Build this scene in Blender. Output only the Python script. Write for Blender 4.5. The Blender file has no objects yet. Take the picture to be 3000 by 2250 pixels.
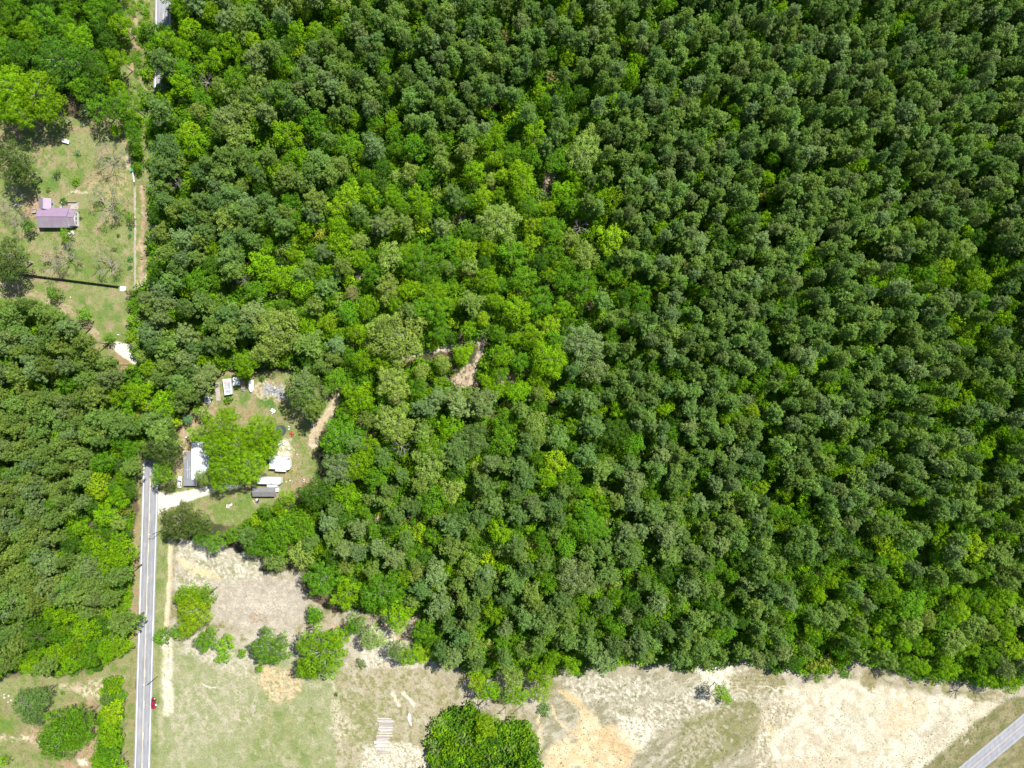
import bpy, bmesh, math, random
import numpy as np
from mathutils import Vector, Matrix, Euler

S = bpy.context.scene
COL = S.collection
PX = 0.144                 # metres on the ground per survey pixel
ALT = 300.0                # height of the drone above the ground

# ---------------------------------------------------------------- camera
cam_d = bpy.data.cameras.new('camera')
cam_d.sensor_width = 36.0
cam_d.lens = 25.0
cam_d.clip_start = 1.0
cam_d.clip_end = 9000.0
cam = bpy.data.objects.new('camera', cam_d)
cam.location = (0, 0, ALT)
COL.objects.link(cam)
S.camera = cam

# ---------------------------------------------------------------- sky and sun
SUN = Vector((0.48, 0.43, 1.0)).normalized()
ELEV = math.asin(SUN.z)
AZ = math.atan2(SUN.x, SUN.y)
w = bpy.data.worlds.new('World')
S.world = w
w.use_nodes = True
nt = w.node_tree
nt.nodes.clear()
out = nt.nodes.new('ShaderNodeOutputWorld')
bg = nt.nodes.new('ShaderNodeBackground')
sky = nt.nodes.new('ShaderNodeTexSky')
sky.sky_type = 'NISHITA'
sky.sun_disc = False
sky.sun_elevation = ELEV
sky.sun_rotation = AZ
sky.air_density = 1.0
sky.dust_density = 0.6
bg.inputs['Strength'].default_value = 0.072
nt.links.new(sky.outputs[0], bg.inputs['Color'])
nt.links.new(bg.outputs[0], out.inputs[0])
sl = bpy.data.lights.new('sun', 'SUN')
sl.energy = 4.6
sl.angle = math.radians(0.53)
sl.color = (1.0, 0.955, 0.88)
so = bpy.data.objects.new('sun', sl)
so.rotation_euler = SUN.to_track_quat('Z', 'Y').to_euler()
so.location = (100, 90, 400)
COL.objects.link(so)
S.view_settings.view_transform = 'Standard'
S.view_settings.look = 'None'
S.view_settings.exposure = 0.92
S.view_settings.gamma = 1.0
S.view_settings.use_curve_mapping = False

RNG = np.random.default_rng(7)
random.seed(11)


def G(px, py, h=0.0):
    """survey pixel of something seen at height h -> world x, y"""
    k = PX * (1.0 - h / ALT)
    return ((px - 1500.0) * k, -(py - 1125.0) * k)


# ---------------------------------------------------------------- materials
def mat(name, color, rough=0.7, var=0.0, scale=2.0, metal=0.0, spec=0.4, bump=0.0, color2=None, stretch=None):
    m = bpy.data.materials.new(name)
    m.use_nodes = True
    n, l = m.node_tree.nodes, m.node_tree.links
    b = n['Principled BSDF']
    b.inputs['Roughness'].default_value = rough
    b.inputs['Metallic'].default_value = metal
    b.inputs['Specular IOR Level'].default_value = spec
    c = (*color, 1.0)
    b.inputs['Base Color'].default_value = c
    if var > 0 or bump > 0 or color2:
        tc = n.new('ShaderNodeTexCoord')
        mp = n.new('ShaderNodeMapping')
        if stretch:
            mp.inputs['Scale'].default_value = stretch
        l.new(tc.outputs['Object'], mp.inputs['Vector'])
        nz = n.new('ShaderNodeTexNoise')
        nz.inputs['Scale'].default_value = scale
        nz.inputs['Detail'].default_value = 6.0
        nz.inputs['Roughness'].default_value = 0.65
        l.new(mp.outputs[0], nz.inputs['Vector'])
        mr = n.new('ShaderNodeMapRange')
        mr.inputs['From Min'].default_value = 0.3
        mr.inputs['From Max'].default_value = 0.7
        l.new(nz.outputs['Fac'], mr.inputs['Value'])
        mx = n.new('ShaderNodeMix')
        mx.data_type = 'RGBA'
        c2 = color2 if color2 else tuple(v * (1 - var) for v in color)
        c1 = color if color2 else tuple(min(1, v * (1 + var * 0.5)) for v in color)
        mx.inputs[6].default_value = (*c2, 1)
        mx.inputs[7].default_value = (*c1, 1)
        l.new(mr.outputs[0], mx.inputs[0])
        l.new(mx.outputs[2], b.inputs['Base Color'])
        if bump > 0:
            bp = n.new('ShaderNodeBump')
            bp.inputs['Strength'].default_value = bump
            bp.inputs['Distance'].default_value = 0.1
            l.new(nz.outputs['Fac'], bp.inputs['Height'])
            l.new(bp.outputs[0], b.inputs['Normal'])
    return m


def leaf_mat(name, trans=0.3, rough=0.75):
    m = bpy.data.materials.new(name)
    m.use_nodes = True
    n, l = m.node_tree.nodes, m.node_tree.links
    b = n['Principled BSDF']
    o = n['Material Output']
    b.inputs['Roughness'].default_value = rough
    b.inputs['Specular IOR Level'].default_value = 0.06
    at = n.new('ShaderNodeAttribute')
    at.attribute_type = 'INSTANCER'
    at.attribute_name = 'tint'
    sh = n.new('ShaderNodeAttribute')
    sh.attribute_type = 'GEOMETRY'
    sh.attribute_name = 'shade'
    vm = n.new('ShaderNodeVectorMath')
    vm.operation = 'MULTIPLY'
    l.new(at.outputs['Color'], vm.inputs[0])
    l.new(sh.outputs['Vector'], vm.inputs[1])
    l.new(vm.outputs[0], b.inputs['Base Color'])
    tr = n.new('ShaderNodeBsdfTranslucent')
    v2 = n.new('ShaderNodeVectorMath')
    v2.operation = 'MULTIPLY'
    v2.inputs[1].default_value = (1.25, 1.2, 0.6)
    l.new(vm.outputs[0], v2.inputs[0])
    l.new(v2.outputs[0], tr.inputs['Color'])
    mx = n.new('ShaderNodeMixShader')
    mx.inputs[0].default_value = trans
    l.new(b.outputs[0], mx.inputs[1])
    l.new(tr.outputs[0], mx.inputs[2])
    l.new(mx.outputs[0], o.inputs['Surface'])
    return m


M_LEAF = leaf_mat('broad_leaves')
M_NEEDLE = leaf_mat('pine_needles', 0.36, 0.8)
M_BARK = mat('grey_bark', (0.20, 0.17, 0.14), 0.9, 0.4, 3.0)
M_PBARK = mat('pine_bark', (0.12, 0.085, 0.065), 0.95, 0.4, 3.0)
M_PALE = mat('pale_bark', (0.38, 0.35, 0.31), 0.9, 0.35, 2.0)
M_DEAD = mat('dead_wood', (0.30, 0.27, 0.25), 0.95, 0.3, 2.0)


# ---------------------------------------------------------------- tagging
def tag(o, label=None, cat=None, group=None, kind=None):
    if label: o['label'] = label
    if cat: o['category'] = cat
    if group: o['group'] = group
    if kind: o['kind'] = kind
    return o


def empty(name, loc, rz=0.0):
    o = bpy.data.objects.new(name, None)
    o.empty_display_size = 0.5
    o.location = loc
    o.rotation_euler = (0, 0, rz)
    COL.objects.link(o)
    return o


def link_mesh(name, me, parent=None, loc=(0, 0, 0), rz=0.0):
    o = bpy.data.objects.new(name, me)
    o.location = loc
    o.rotation_euler = (0, 0, rz)
    COL.objects.link(o)
    if parent: o.parent = parent
    return o


def np_mesh(name, V, F4, mats, shade=None, smooth=False, mi=None):
    me = bpy.data.meshes.new(name)
    V = np.asarray(V, dtype=np.float32)
    F4 = np.asarray(F4, dtype=np.int32)
    k = F4.shape[1]
    me.vertices.add(len(V))
    me.vertices.foreach_set('co', V.ravel())
    me.loops.add(F4.size)
    me.loops.foreach_set('vertex_index', F4.ravel())
    me.polygons.add(len(F4))
    me.polygons.foreach_set('loop_start', np.arange(0, F4.size, k, dtype=np.int32))
    if mi is not None:
        me.polygons.foreach_set('material_index', np.asarray(mi, dtype=np.int32))
    if smooth:
        me.polygons.foreach_set('use_smooth', np.ones(len(F4), dtype=bool))
    me.update(calc_edges=True)
    for m in mats: me.materials.append(m)
    if shade is not None:
        a = me.attributes.new('shade', 'FLOAT_VECTOR', 'FACE')
        a.data.foreach_set('vector', np.asarray(shade, dtype=np.float32).ravel())
    return me


# ---------------------------------------------------------------- foliage and limbs
def leaf_quads(P, N, size, aspect=0.75, rng=RNG):
    """one kite-shaped leaf spray at every point P facing N"""
    n = len(P)
    N = N / np.linalg.norm(N, axis=1, keepdims=True)
    r = rng.normal(size=(n, 3))
    T = np.cross(N, r); T /= np.linalg.norm(T, axis=1, keepdims=True)
    B = np.cross(N, T)
    s = size * rng.uniform(0.7, 1.3, (n, 1))
    a = aspect
    V = np.stack([P - T * s * .5, P - B * s * .5 * a + N * s * .06, P + T * s * .5, P + B * s * .5 * a - N * s * .06], 1).reshape(-1, 3)
    F = np.arange(n * 4).reshape(-1, 4)
    return V, F


def shade_vals(n, rng, lobe=None, amp=0.22):
    v = rng.normal(1.0, amp * 0.6, n)
    if lobe is not None: v = v * lobe
    hue = rng.normal(0, 0.07, n)
    return np.clip(np.stack([v * (1 + hue), v, v * (1 - hue)], 1), 0.3, 2.0)


def broad_crown(name, R, H, base, nl, rl, seed, leaf=0.5, per=46, squash=0.62, sep=.70, jit=.38):
    rng = np.random.default_rng(seed)
    cz = (H + base) / 2
    hz = (H - base) / 2
    ph = rng.uniform(0, 6.28, 5); am = rng.uniform(0.04, 0.15, 5)
    C, RL = [], []
    k = 0
    tries = 0
    while len(C) < nl and tries < nl * 60:
        tries += 1
        inner = rng.random() < 0.28
        u = rng.uniform(-0.35, 1.0)
        az = rng.uniform(0, 2 * math.pi)
        rad = 1 + sum(am[i] * math.sin((i + 2) * az + ph[i]) for i in range(5))
        f = rng.uniform(0.35, 0.75) if inner else rng.uniform(0.78, 1.04)
        hr = math.sqrt(max(0, 1 - max(u, 0) ** 2 if u > 0 else 1 - u * u * 0.4))
        p = np.array([math.cos(az) * hr * rad * (R - rl * .7) * f, math.sin(az) * hr * rad * (R - rl * .7) * f,
                      cz + u * (hz - rl * .5) * f])
        rr = rl * rng.uniform(0.65, 1.3)
        if any(np.linalg.norm(p - c) < sep * (rr + q) for c, q in zip(C, RL)): continue
        C.append(p); RL.append(rr)
    P, N, L = [], [], []
    for c, rr in zip(C, RL):
        n = int(per * (rr / rl) ** 2)
        d = rng.normal(size=(n, 3)); d[:, 2] = d[:, 2] + 0.55
        d /= np.linalg.norm(d, axis=1, keepdims=True)
        bumps = 1 + 0.16 * np.sin(d[:, :1] * 7 + c[0]) * np.cos(d[:, 1:2] * 6 + c[1])
        q = c + d * rr * rng.uniform(0.72, 1.08, (n, 1)) * bumps * np.array([1, 1, squash])
        nn = d * 0.85 + np.array([0, 0, 0.45]) + rng.normal(size=(n, 3)) * jit
        P.append(q); N.append(nn)
        L.append(np.full(n, rng.uniform(0.82, 1.2)))
    P = np.concatenate(P); N = np.concatenate(N); L = np.concatenate(L)
    V, F = leaf_quads(P, N, leaf, 0.8, rng)
    return np_mesh(name, V, F, [M_LEAF], shade_vals(len(F), rng, L)), C


def pine_crown(name, R, H, base, seed, per=22, leaf=0.58):
    rng = np.random.default_rng(seed)
    P, N, L = [], [], []
    C = []
    nw = 13
    lean = rng.uniform(-0.8, 0.8, 2)
    ph = rng.uniform(0, 6.28, 4); am = rng.uniform(.05, .22, 4)
    for w_ in range(nw):
        t = w_ / (nw - 1)
        z = base + (H - base) * t
        prof = math.sin(math.pi * (0.16 + 0.78 * t)) ** 0.75
        rr = R * prof
        nb = int(4 + 5 * prof)
        a0 = rng.uniform(0, 6.28)
        for b in range(nb):
            if rng.random() < .16: continue
            az = a0 + b / nb * 6.283 + rng.normal(0, 0.3)
            mod = 1 + sum(am[i] * math.sin((i + 1) * az + ph[i] + t * 1.5) for i in range(4))
            ln = rr * rng.uniform(0.6, 1.15) * mod
            for f in ((1.0, 0.6) if ln > 1.2 else (0.8,)):
                p = np.array([math.cos(az) * ln * f + lean[0] * t, math.sin(az) * ln * f + lean[1] * t,
                              z + rng.normal(0, 0.45) + 0.25 * f])
                C.append((p, 0.62 * rng.uniform(0.6, 1.5)))
    for p, tr in C:
        n = per
        d = rng.normal(size=(n, 3)); d[:, 2] += 0.6
        d /= np.linalg.norm(d, axis=1, keepdims=True)
        P.append(p + d * tr * rng.uniform(0.5, 1.0, (n, 1)))
        N.append(d * 0.7 + np.array([0, 0, .5]) + rng.normal(size=(n, 3)) * 0.55)
        L.append(np.full(n, rng.uniform(0.82, 1.2)))
    P = np.concatenate(P); N = np.concatenate(N); L = np.concatenate(L)
    V, F = leaf_quads(P, N, leaf, 0.36, rng)
    return np_mesh(name, V, F, [M_NEEDLE], shade_vals(len(F), rng, L, 0.3)), C


class Tubes:
    def __init__(s):
        s.V, s.F = [], []

    def add(s, pts, rad, n=5):
        pts = [Vector(p) for p in pts]
        b = sum(len(v) for v in s.V)
        ring = []
        for i, p in enumerate(pts):
            d = (pts[min(i + 1, len(pts) - 1)] - pts[max(i - 1, 0)])
            if d.length < 1e-6: d = Vector((0, 0, 1))
            d.normalize()
            t = d.orthogonal().normalized(); u = d.cross(t)
            r = rad[i]
            ring.append([p + (t * math.cos(a) + u * math.sin(a)) * r for a in [k * 2 * math.pi / n for k in range(n)]])
        s.V.append(np.array([list(q) for r_ in ring for q in r_]))
        for i in range(len(pts) - 1):
            for k in range(n):
                a = b + i * n + k; c = b + i * n + (k + 1) % n
                s.F.append([a, c, c + n, a + n])

    def mesh(s, name, m):
        return np_mesh(name, np.concatenate(s.V), np.array(s.F), [m], None, True)


def trunk_mesh(name, H, r0, tips, rng, m, n_limb=8, exposed=0.0):
    T = Tubes()
    bend = rng.uniform(-0.3, 0.3, 2)
    top = H * 0.93
    path = [Vector((bend[0] * math.sin(t * 3), bend[1] * math.sin(t * 2.5), t * top)) for t in np.linspace(0, 1, 6)]
    T.add(path, [r0 * (1.25 if i == 0 else 1 - 0.8 * i / 5) for i in range(6)], 6)
    idx = rng.permutation(len(tips))[:n_limb]
    for j in idx:
        tip = Vector(tips[j])
        z0 = max(0.25 * H, tip.z - 0.45 * math.hypot(tip.x, tip.y) - 0.12 * H)
        z0 = min(z0, top * .92)
        st = Vector((0, 0, z0))
        en = tip * 1.0
        if exposed: en = Vector((tip.x * (1 + exposed * .08), tip.y * (1 + exposed * .08), tip.z + exposed))
        mid = st.lerp(en, 0.5) + Vector((rng.uniform(-.4, .4), rng.uniform(-.4, .4), 0.4))
        rb = r0 * 0.42
        T.add([st, mid, en], [rb, rb * .6, rb * .22], 4)
    return T.mesh(name, m)


def bare_mesh(name, H, R, seed, m, depth=4, r0=0.28, spread=0.62):
    rng = np.random.default_rng(seed)
    T = Tubes(); tips = []
    def grow(p, d, ln, r, k):
        q = p + d * ln
        mid = p.lerp(q, .5) + Vector(rng.normal(0, ln * .06, 3))
        T.add([p, mid, q], [r, r * .8, r * .6], 4 if k > 1 else 3)
        if k == 0:
            tips.append(q); return
        for c in range(3 if k > 1 else 3):
            ax = Vector(rng.normal(size=3)).normalized()
            nd = (d + ax * spread * rng.uniform(.7, 1.3)); nd.z = nd.z * 0.8 + 0.02
            nd.normalize()
            grow(q if c else mid.lerp(q, .5), nd, ln * rng.uniform(.6, .85), max(r * .56, .028), k - 1)
    grow(Vector((0, 0, 0)), Vector((0, 0, 1)), H * .22, r0, 0) if False else None
    T.add([Vector((0, 0, 0)), Vector((0, 0, H * .25))], [r0 * 1.2, r0], 6)
    nb = 6
    for i in range(nb):
        a = i / nb * 6.283 + rng.uniform(-.3, .3)
        grow(Vector((0, 0, H * .25)), Vector((math.cos(a), math.sin(a), .75)).normalized(), R * .36, r0 * .6, depth)
    me = T.mesh(name, m)
    co = np.empty(len(me.vertices) * 3, dtype=np.float32); me.vertices.foreach_get('co', co); co = co.reshape(-1, 3)
    f = R / max(1e-3, np.percentile(np.hypot(co[:, 0], co[:, 1]), 97)); g = H / co[:, 2].max()
    sc = np.array([f, f, g], dtype=np.float32)
    co *= sc
    me.vertices.foreach_set('co', co.ravel()); me.update()
    return me, [np.array(t) * sc for t in tips]


PROTO = {}
def reg(kind, crown, trunk, R, hc, H):
    PROTO.setdefault(kind, []).append((crown, trunk, R, hc, H))

rg = np.random.default_rng(3)
for i in range(12):
    c, C = pine_crown('pine_crown', 3.1 * rg.uniform(.88, 1.12), 20.0, 10.2 + rg.uniform(-1, 1), 100 + i)
    t = trunk_mesh('pine_trunk', 20.0, 0.24, [q[0] for q in C], rg, M_PBARK, 7)
    reg('pine', c, t, 3.2, 16.4, 20.0)
for i in range(4):
    c, C = broad_crown('large_crown', 8.5, 20.0, 7.5, 80, 1.75, 200 + i, 0.5, 105, 0.7, 0.80, 0.26)
    t = trunk_mesh('large_trunk', 18.5, 0.45, C, rg, M_PALE, 26, 0.55)
    reg('large', c, t, 8.5, 15.0, 20.0)
for i in range(7):
    c, C = broad_crown('mid_crown', 5.0, 16.5, 6.8, 34, 1.35, 300 + i, 0.46, 66, 0.65, 0.76, 0.3)
    t = trunk_mesh('mid_trunk', 15.0, 0.26, C, rg, M_BARK, 12, 0.25)
    reg('mid', c, t, 5.0, 12.6, 16.5)
for i in range(6):
    c, C = broad_crown('small_crown', 2.8, 8.0, 2.4, 16, 1.0, 400 + i, 0.44, 38)
    t = trunk_mesh('small_trunk', 7.2, 0.14, C, rg, M_BARK, 7, 0.1)
    reg('small', c, t, 2.8, 5.6, 8.0)
for i in range(5):
    c, C = broad_crown('shrub_leaves', 1.5, 2.0, 0.25, 11, 0.6, 500 + i, 0.36, 26, 0.8)
    t = trunk_mesh('shrub_stems', 1.6, 0.06, C, rg, M_BARK, 8)
    reg('shrub', c, t, 1.5, 1.2, 2.0)
for i in range(4):
    me, tips = bare_mesh('bare_limbs', 11.0, 6.5, 600 + i, M_DEAD, 4, 0.2)
    P = np.array(tips)
    rngb = np.random.default_rng(i)
    P = np.repeat(P, 2, 0)[::2] + rngb.normal(0, .35, (len(P), 3))
    V, F = leaf_quads(P, rngb.normal(size=(len(P), 3)) + np.array([0, 0, 1.0]), 0.3, .8, rngb)
    lv = np_mesh('sparse_leaves', V, F, [M_LEAF], shade_vals(len(F), rngb))
    reg('bare', lv, me, 6.5, 8.0, 11.0)
for i in range(2):
    me, tips = bare_mesh('dead_limbs', 12.0, 3.2, 650 + i, M_DEAD, 3, 0.2)
    reg('dead', None, me, 3.2, 9.5, 12.0)

# ---------------------------------------------------------------- leaf colours of the kinds of tree
TONE = {
    'P':  (0.146, 0.248, 0.048), 'Pd': (0.114, 0.202, 0.048), 'Pg': (0.165, 0.246, 0.078), 'Po': (0.160, 0.244, 0.044),
    'B1': (0.155, 0.305, 0.006), 'B2': (0.100, 0.235, 0.010), 'B3': (0.210, 0.310, 0.055), 'B4': (0.062, 0.150, 0.012),
    'Y':  (0.225, 0.365, 0.010), 'T': (0.26, 0.25, 0.08), 'O': (0.21, 0.26, 0.03), 'K': (0.09, 0.24, 0.09),
    'D':  (0.075, 0.120, 0.024),
}
TONE_WORD = {'P': 'mid green', 'Pd': 'dark blue-green', 'Pg': 'greyish green', 'Po': 'olive green', 'B1': 'bright yellow-green',
             'B2': 'fresh green', 'B3': 'pale olive-yellow', 'B4': 'deep green', 'Y': 'lime yellow', 'T': 'tan-leaved',
             'O': 'orange-tinged', 'K': 'bluish green', 'D': 'dark olive'}

# ================================================================ GROUND
def inpoly(x, y, poly):
    c = np.zeros(x.shape, bool)
    n = len(poly)
    for i in range(n):
        x1, y1 = poly[i]; x2, y2 = poly[(i + 1) % n]
        if y1 == y2: continue
        t = ((y1 > y) != (y2 > y)) & (x < (x2 - x1) * (y - y1) / (y2 - y1) + x1)
        c ^= t
    return c


def segdist(x, y, pts, closed):
    d = np.full(x.shape, 1e9)
    n = len(pts)
    for i in range(n if closed else n - 1):
        x1, y1 = pts[i]; x2, y2 = pts[(i + 1) % n]
        dx, dy = x2 - x1, y2 - y1
        t = np.clip(((x - x1) * dx + (y - y1) * dy) / (dx * dx + dy * dy + 1e-9), 0, 1)
        d = np.minimum(d, np.hypot(x - x1 - t * dx, y - y1 - t * dy))
    return d


_lat = {}
def vnoise(x, y, s, seed):
    if seed not in _lat:
        _lat[seed] = np.random.default_rng(seed).random((256, 256)).astype(np.float32)
    L = _lat[seed]
    u, v = x / s, y / s
    i, j = np.floor(u).astype(int), np.floor(v).astype(int)
    f, g = u - i, v - j
    f = f * f * (3 - 2 * f); g = g * g * (3 - 2 * g)
    i &= 255; j &= 255; i2 = (i + 1) & 255; j2 = (j + 1) & 255
    return (L[j, i] * (1 - f) + L[j, i2] * f) * (1 - g) + (L[j2, i] * (1 - f) + L[j2, i2] * f) * g


def fbm(x, y, s, seed, o=4):
    a, t, n = 1.0, 0.0, 0.0
    for k in range(o):
        t = t + a * vnoise(x + 31 * k, y + 17 * k, s, seed + k); n += a
        a *= .55; s = s / 2.03
    return t / n


STEP = 3.6                                    # survey pixels between ground vertices (0.52 m)
gx = np.arange(-180, 3180.1, STEP); gy = np.arange(-160, 2410.1, STEP)
X, Y = np.meshgrid(gx, gy)
CI = np.zeros(X.shape + (3,), np.float32)     # soil and grass colour
ZI = np.zeros(X.shape, np.int8)               # which ground it is
HZ = np.zeros(X.shape, np.float32)
WX = X + (fbm(X, Y, 40, 50) - .5) * 26 + (fbm(X, Y, 9, 60, 2) - .5) * 9
WY = Y + (fbm(X, Y, 40, 55) - .5) * 26 + (fbm(X, Y, 9, 65, 2) - .5) * 9
ZN = ['forest_floor', 'lawn', 'dirt_track', 'sandy_field', 'gravel_driveway', 'grass_verge', 'meadow']


def mixc(a, b, t):
    return a + (b - a) * t[..., None]


def paint(shape, c1, c2=None, zone=None, soft=5.0, ns=30, seed=1, warp=1.0, cov=None, width=None, thr=(.35, .65), c3=None, aniso=None):
    """lay a patch of ground: polygon, or polyline with a width; cov = broken cover 0..1"""
    xs = [p[0] for p in shape]; ys = [p[1] for p in shape]
    m = (width or 0) + soft + 25
    i0 = max(0, int((min(ys) - m - gy[0]) / STEP)); i1 = min(len(gy), int((max(ys) + m - gy[0]) / STEP) + 1)
    j0 = max(0, int((min(xs) - m - gx[0]) / STEP)); j1 = min(len(gx), int((max(xs) + m - gx[0]) / STEP) + 1)
    if i1 <= i0 or j1 <= j0: return
    sl_ = (slice(i0, i1), slice(j0, j1))
    x = X[sl_] + (WX[sl_] - X[sl_]) * warp; y = Y[sl_] + (WY[sl_] - Y[sl_]) * warp
    if width:
        d = segdist(x, y, shape, False) - width
    else:
        d = segdist(x, y, shape, True) * np.where(inpoly(x, y, shape), -1, 1)
    a = np.clip(.5 - d / soft, 0, 1)
    xn, yn = X[sl_], Y[sl_]
    if aniso:                                  # streaks along an angle (tracks of mowing and ploughing)
        ca, sa = math.cos(aniso[0]), math.sin(aniso[0])
        xn, yn = (xn * ca + yn * sa) / aniso[1], (-xn * sa + yn * ca)
    n = fbm(xn, yn, ns * .75, seed, 5)
    n = np.clip((n - thr[0]) / (thr[1] - thr[0]), 0, 1)
    if cov is not None:
        k = fbm(xn + 500, yn, ns * .45, seed + 9, 5)
        lo = np.interp(1 - cov, [0, 1], [.22, .78])
        a = a * np.clip((k - lo) / .15 + .5, 0, 1)
    c = mixc(np.broadcast_to(np.array(c1, np.float32), CI[sl_].shape), np.array(c2 or c1, np.float32), n)
    if c3 is not None:
        n3 = np.clip((fbm(xn + 90, yn, ns * .35, seed + 5, 4) - .52) / .14, 0, 1)
        c = mixc(c, np.array(c3, np.float32), n3)
    CI[sl_] = mixc(CI[sl_], c, a)
    if zone is not None:
        z = ZI[sl_]; z[a > .5] = zone; ZI[sl_] = z


# colours of soils and grasses
FLOOR, FLOOR2 = (0.15, 0.105, 0.075), (0.055, 0.075, 0.03)
LAWN1, LAWN2, LAWN3 = (0.175, 0.230, 0.065), (0.265, 0.275, 0.125), (0.33, 0.27, 0.165)
GRN = (0.125, 0.215, 0.05)
DIRT1, DIRT2 = (0.36, 0.25, 0.165), (0.46, 0.36, 0.26)
SAND, SANDW, SANDO = (0.60, 0.515, 0.40), (0.72, 0.67, 0.60), (0.60, 0.44, 0.27)
OLIVE1, OLIVE2 = (0.205, 0.185, 0.095), (0.29, 0.25, 0.155)
GREYB1, GREYB2 = (0.36, 0.31, 0.235), (0.46, 0.41, 0.34)

allr = [(-300, -300), (3300, -300), (3300, 2600), (-300, 2600)]
paint(allr, FLOOR, FLOOR2, 0, 5, 45, 2)
# --- upper left lawn and verges
paint([(-300, 300), (150, 340), (300, 350), (452, 330), (447, 1110), (330, 1110), (230, 960), (110, 880), (-300, 840)], LAWN1, LAWN2, 1, 6, 60, 3, c3=LAWN3)
paint([(60, 420), (250, 430), (250, 560), (90, 560)], GRN, LAWN1, None, 30, 40, 4, cov=.45)
paint([(200, 660), (390, 700), (350, 980), (200, 880)], GRN, LAWN1, None, 30, 40, 5, cov=.3)
paint([(65, 575), (120, 575), (115, 640), (70, 640)], DIRT1, (.42, .30, .22), None, 10, 20, 6)
paint([(260, 520), (300, 530), (350, 500), (390, 520), (385, 560), (330, 600), (250, 570)], (.42, .33, .2), LAWN2, None, 18, 14, 7, cov=.6)
paint([(355, 455), (390, 450), (392, 500), (360, 500)], SAND, LAWN3, None, 8, 8, 8, cov=.7)
paint([(200, 575), (215, 562), (235, 570), (250, 565)], SAND, SAND, None, 4, 8, 8, width=2.5, cov=.8)
# cleared strip and ditch beside the road
paint([(345, -160), (458, -160), (452, 600), (447, 860), (400, 860), (396, 560), (410, 440), (355, 340)], (.20, .21, .08), LAWN2, 5, 6, 24, 12, c3=GRN)
paint([(372, -160), (378, 0), (392, 60), (388, 110), (398, 160), (388, 200)], DIRT1, DIRT2, 2, 6, 12, 13, width=10, cov=.75)
paint([(420, -20), (433, 10), (425, 110), (433, 140)], LAWN3, DIRT2, None, 4, 10, 14, width=3, cov=.7)
paint([(405, 200), (425, 230), (417, 300)], LAWN3, DIRT2, None, 6, 10, 15, width=6, cov=.6)
paint([(417, 545), (423, 620), (415, 700), (418, 760), (413, 850)], DIRT1, DIRT2, 2, 5, 10, 16, width=6.5, cov=.85)
paint([(405, 800), (440, 800), (440, 850), (405, 850)], SAND, DIRT2, None, 8, 12, 17, cov=.5)
paint([(396, 715), (435, 715), (435, 735), (396, 735)], DIRT2, DIRT2, None, 8, 12, 18, cov=.6)
paint([(396, 548), (396, 850)], SAND, DIRT2, None, 2, 8, 19, width=2.2, warp=.15)
# curving track below the lawn
paint([(-40, 815), (50, 838), (105, 858), (150, 880), (200, 910), (250, 950), (300, 1000), (345, 1030)], DIRT2, LAWN3, 2, 6, 14, 20, width=9, cov=.62)
paint([(-40, 870), (60, 880), (110, 900)], SAND, LAWN3, 2, 6, 14, 20, width=14, cov=.5)
paint([(335, 1030), (352, 1040), (412, 1080), (412, 1110), (345, 1100)], DIRT1, (.33, .23, .14), 2, 6, 14, 21)
paint([(329, 1011), (339, 1000), (366, 1008), (407, 1014), (432, 1020), (432, 1080), (412, 1072), (390, 1065), (361, 1049), (339, 1031)], SANDW, (.78, .74, .66), 4, 3, 14, 22, warp=.4)
# west verge of the road
paint([(395, 1090), (440, 1090), (425, 1350), (420, 1500), (404, 1950), (392, 2410), (330, 2410), (365, 1900), (380, 1640), (400, 1500), (388, 1300)], (.27, .235, .12), LAWN2, 5, 6, 26, 25, c3=DIRT1)
paint([(400, 1130), (392, 1300), (395, 1450)], DIRT1, DIRT2, None, 5, 12, 26, width=5, cov=.6)
paint([(378, 1650), (385, 1760), (375, 1900)], DIRT1, LAWN3, None, 6, 12, 27, width=8, cov=.6)
# bottom left clearing
paint([(-300, 1960), (0, 1985), (90, 1965), (240, 1975), (370, 1880), (395, 1960), (390, 2410), (-300, 2410)], (.27, .24, .125), LAWN2, 1, 8, 50, 28, c3=LAWN1)
paint([(60, 2160), (140, 2090), (200, 2060), (270, 2040), (300, 2100), (270, 2230), (290, 2410), (100, 2410), (170, 2230)], DIRT1, (.42, .29, .2), 2, 20, 26, 29, cov=.7)
paint([(150, 2005), (300, 1990), (380, 1975), (340, 2010), (290, 2050), (230, 2030)], (.5, .42, .31), SAND, 2, 16, 16, 30, cov=.6)
paint([(-40, 2080), (40, 2110), (50, 2150), (-40, 2150)], GRN, (.2, .24, .05), None, 18, 20, 31)
paint([(-30, 2160), (80, 2163), (150, 2180)], DIRT2, SAND, None, 8, 12, 32, width=8, cov=.5)
paint([(230, 2225), (255, 2215), (262, 2240), (240, 2240)], SANDW, SAND, None, 8, 8, 33)
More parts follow.
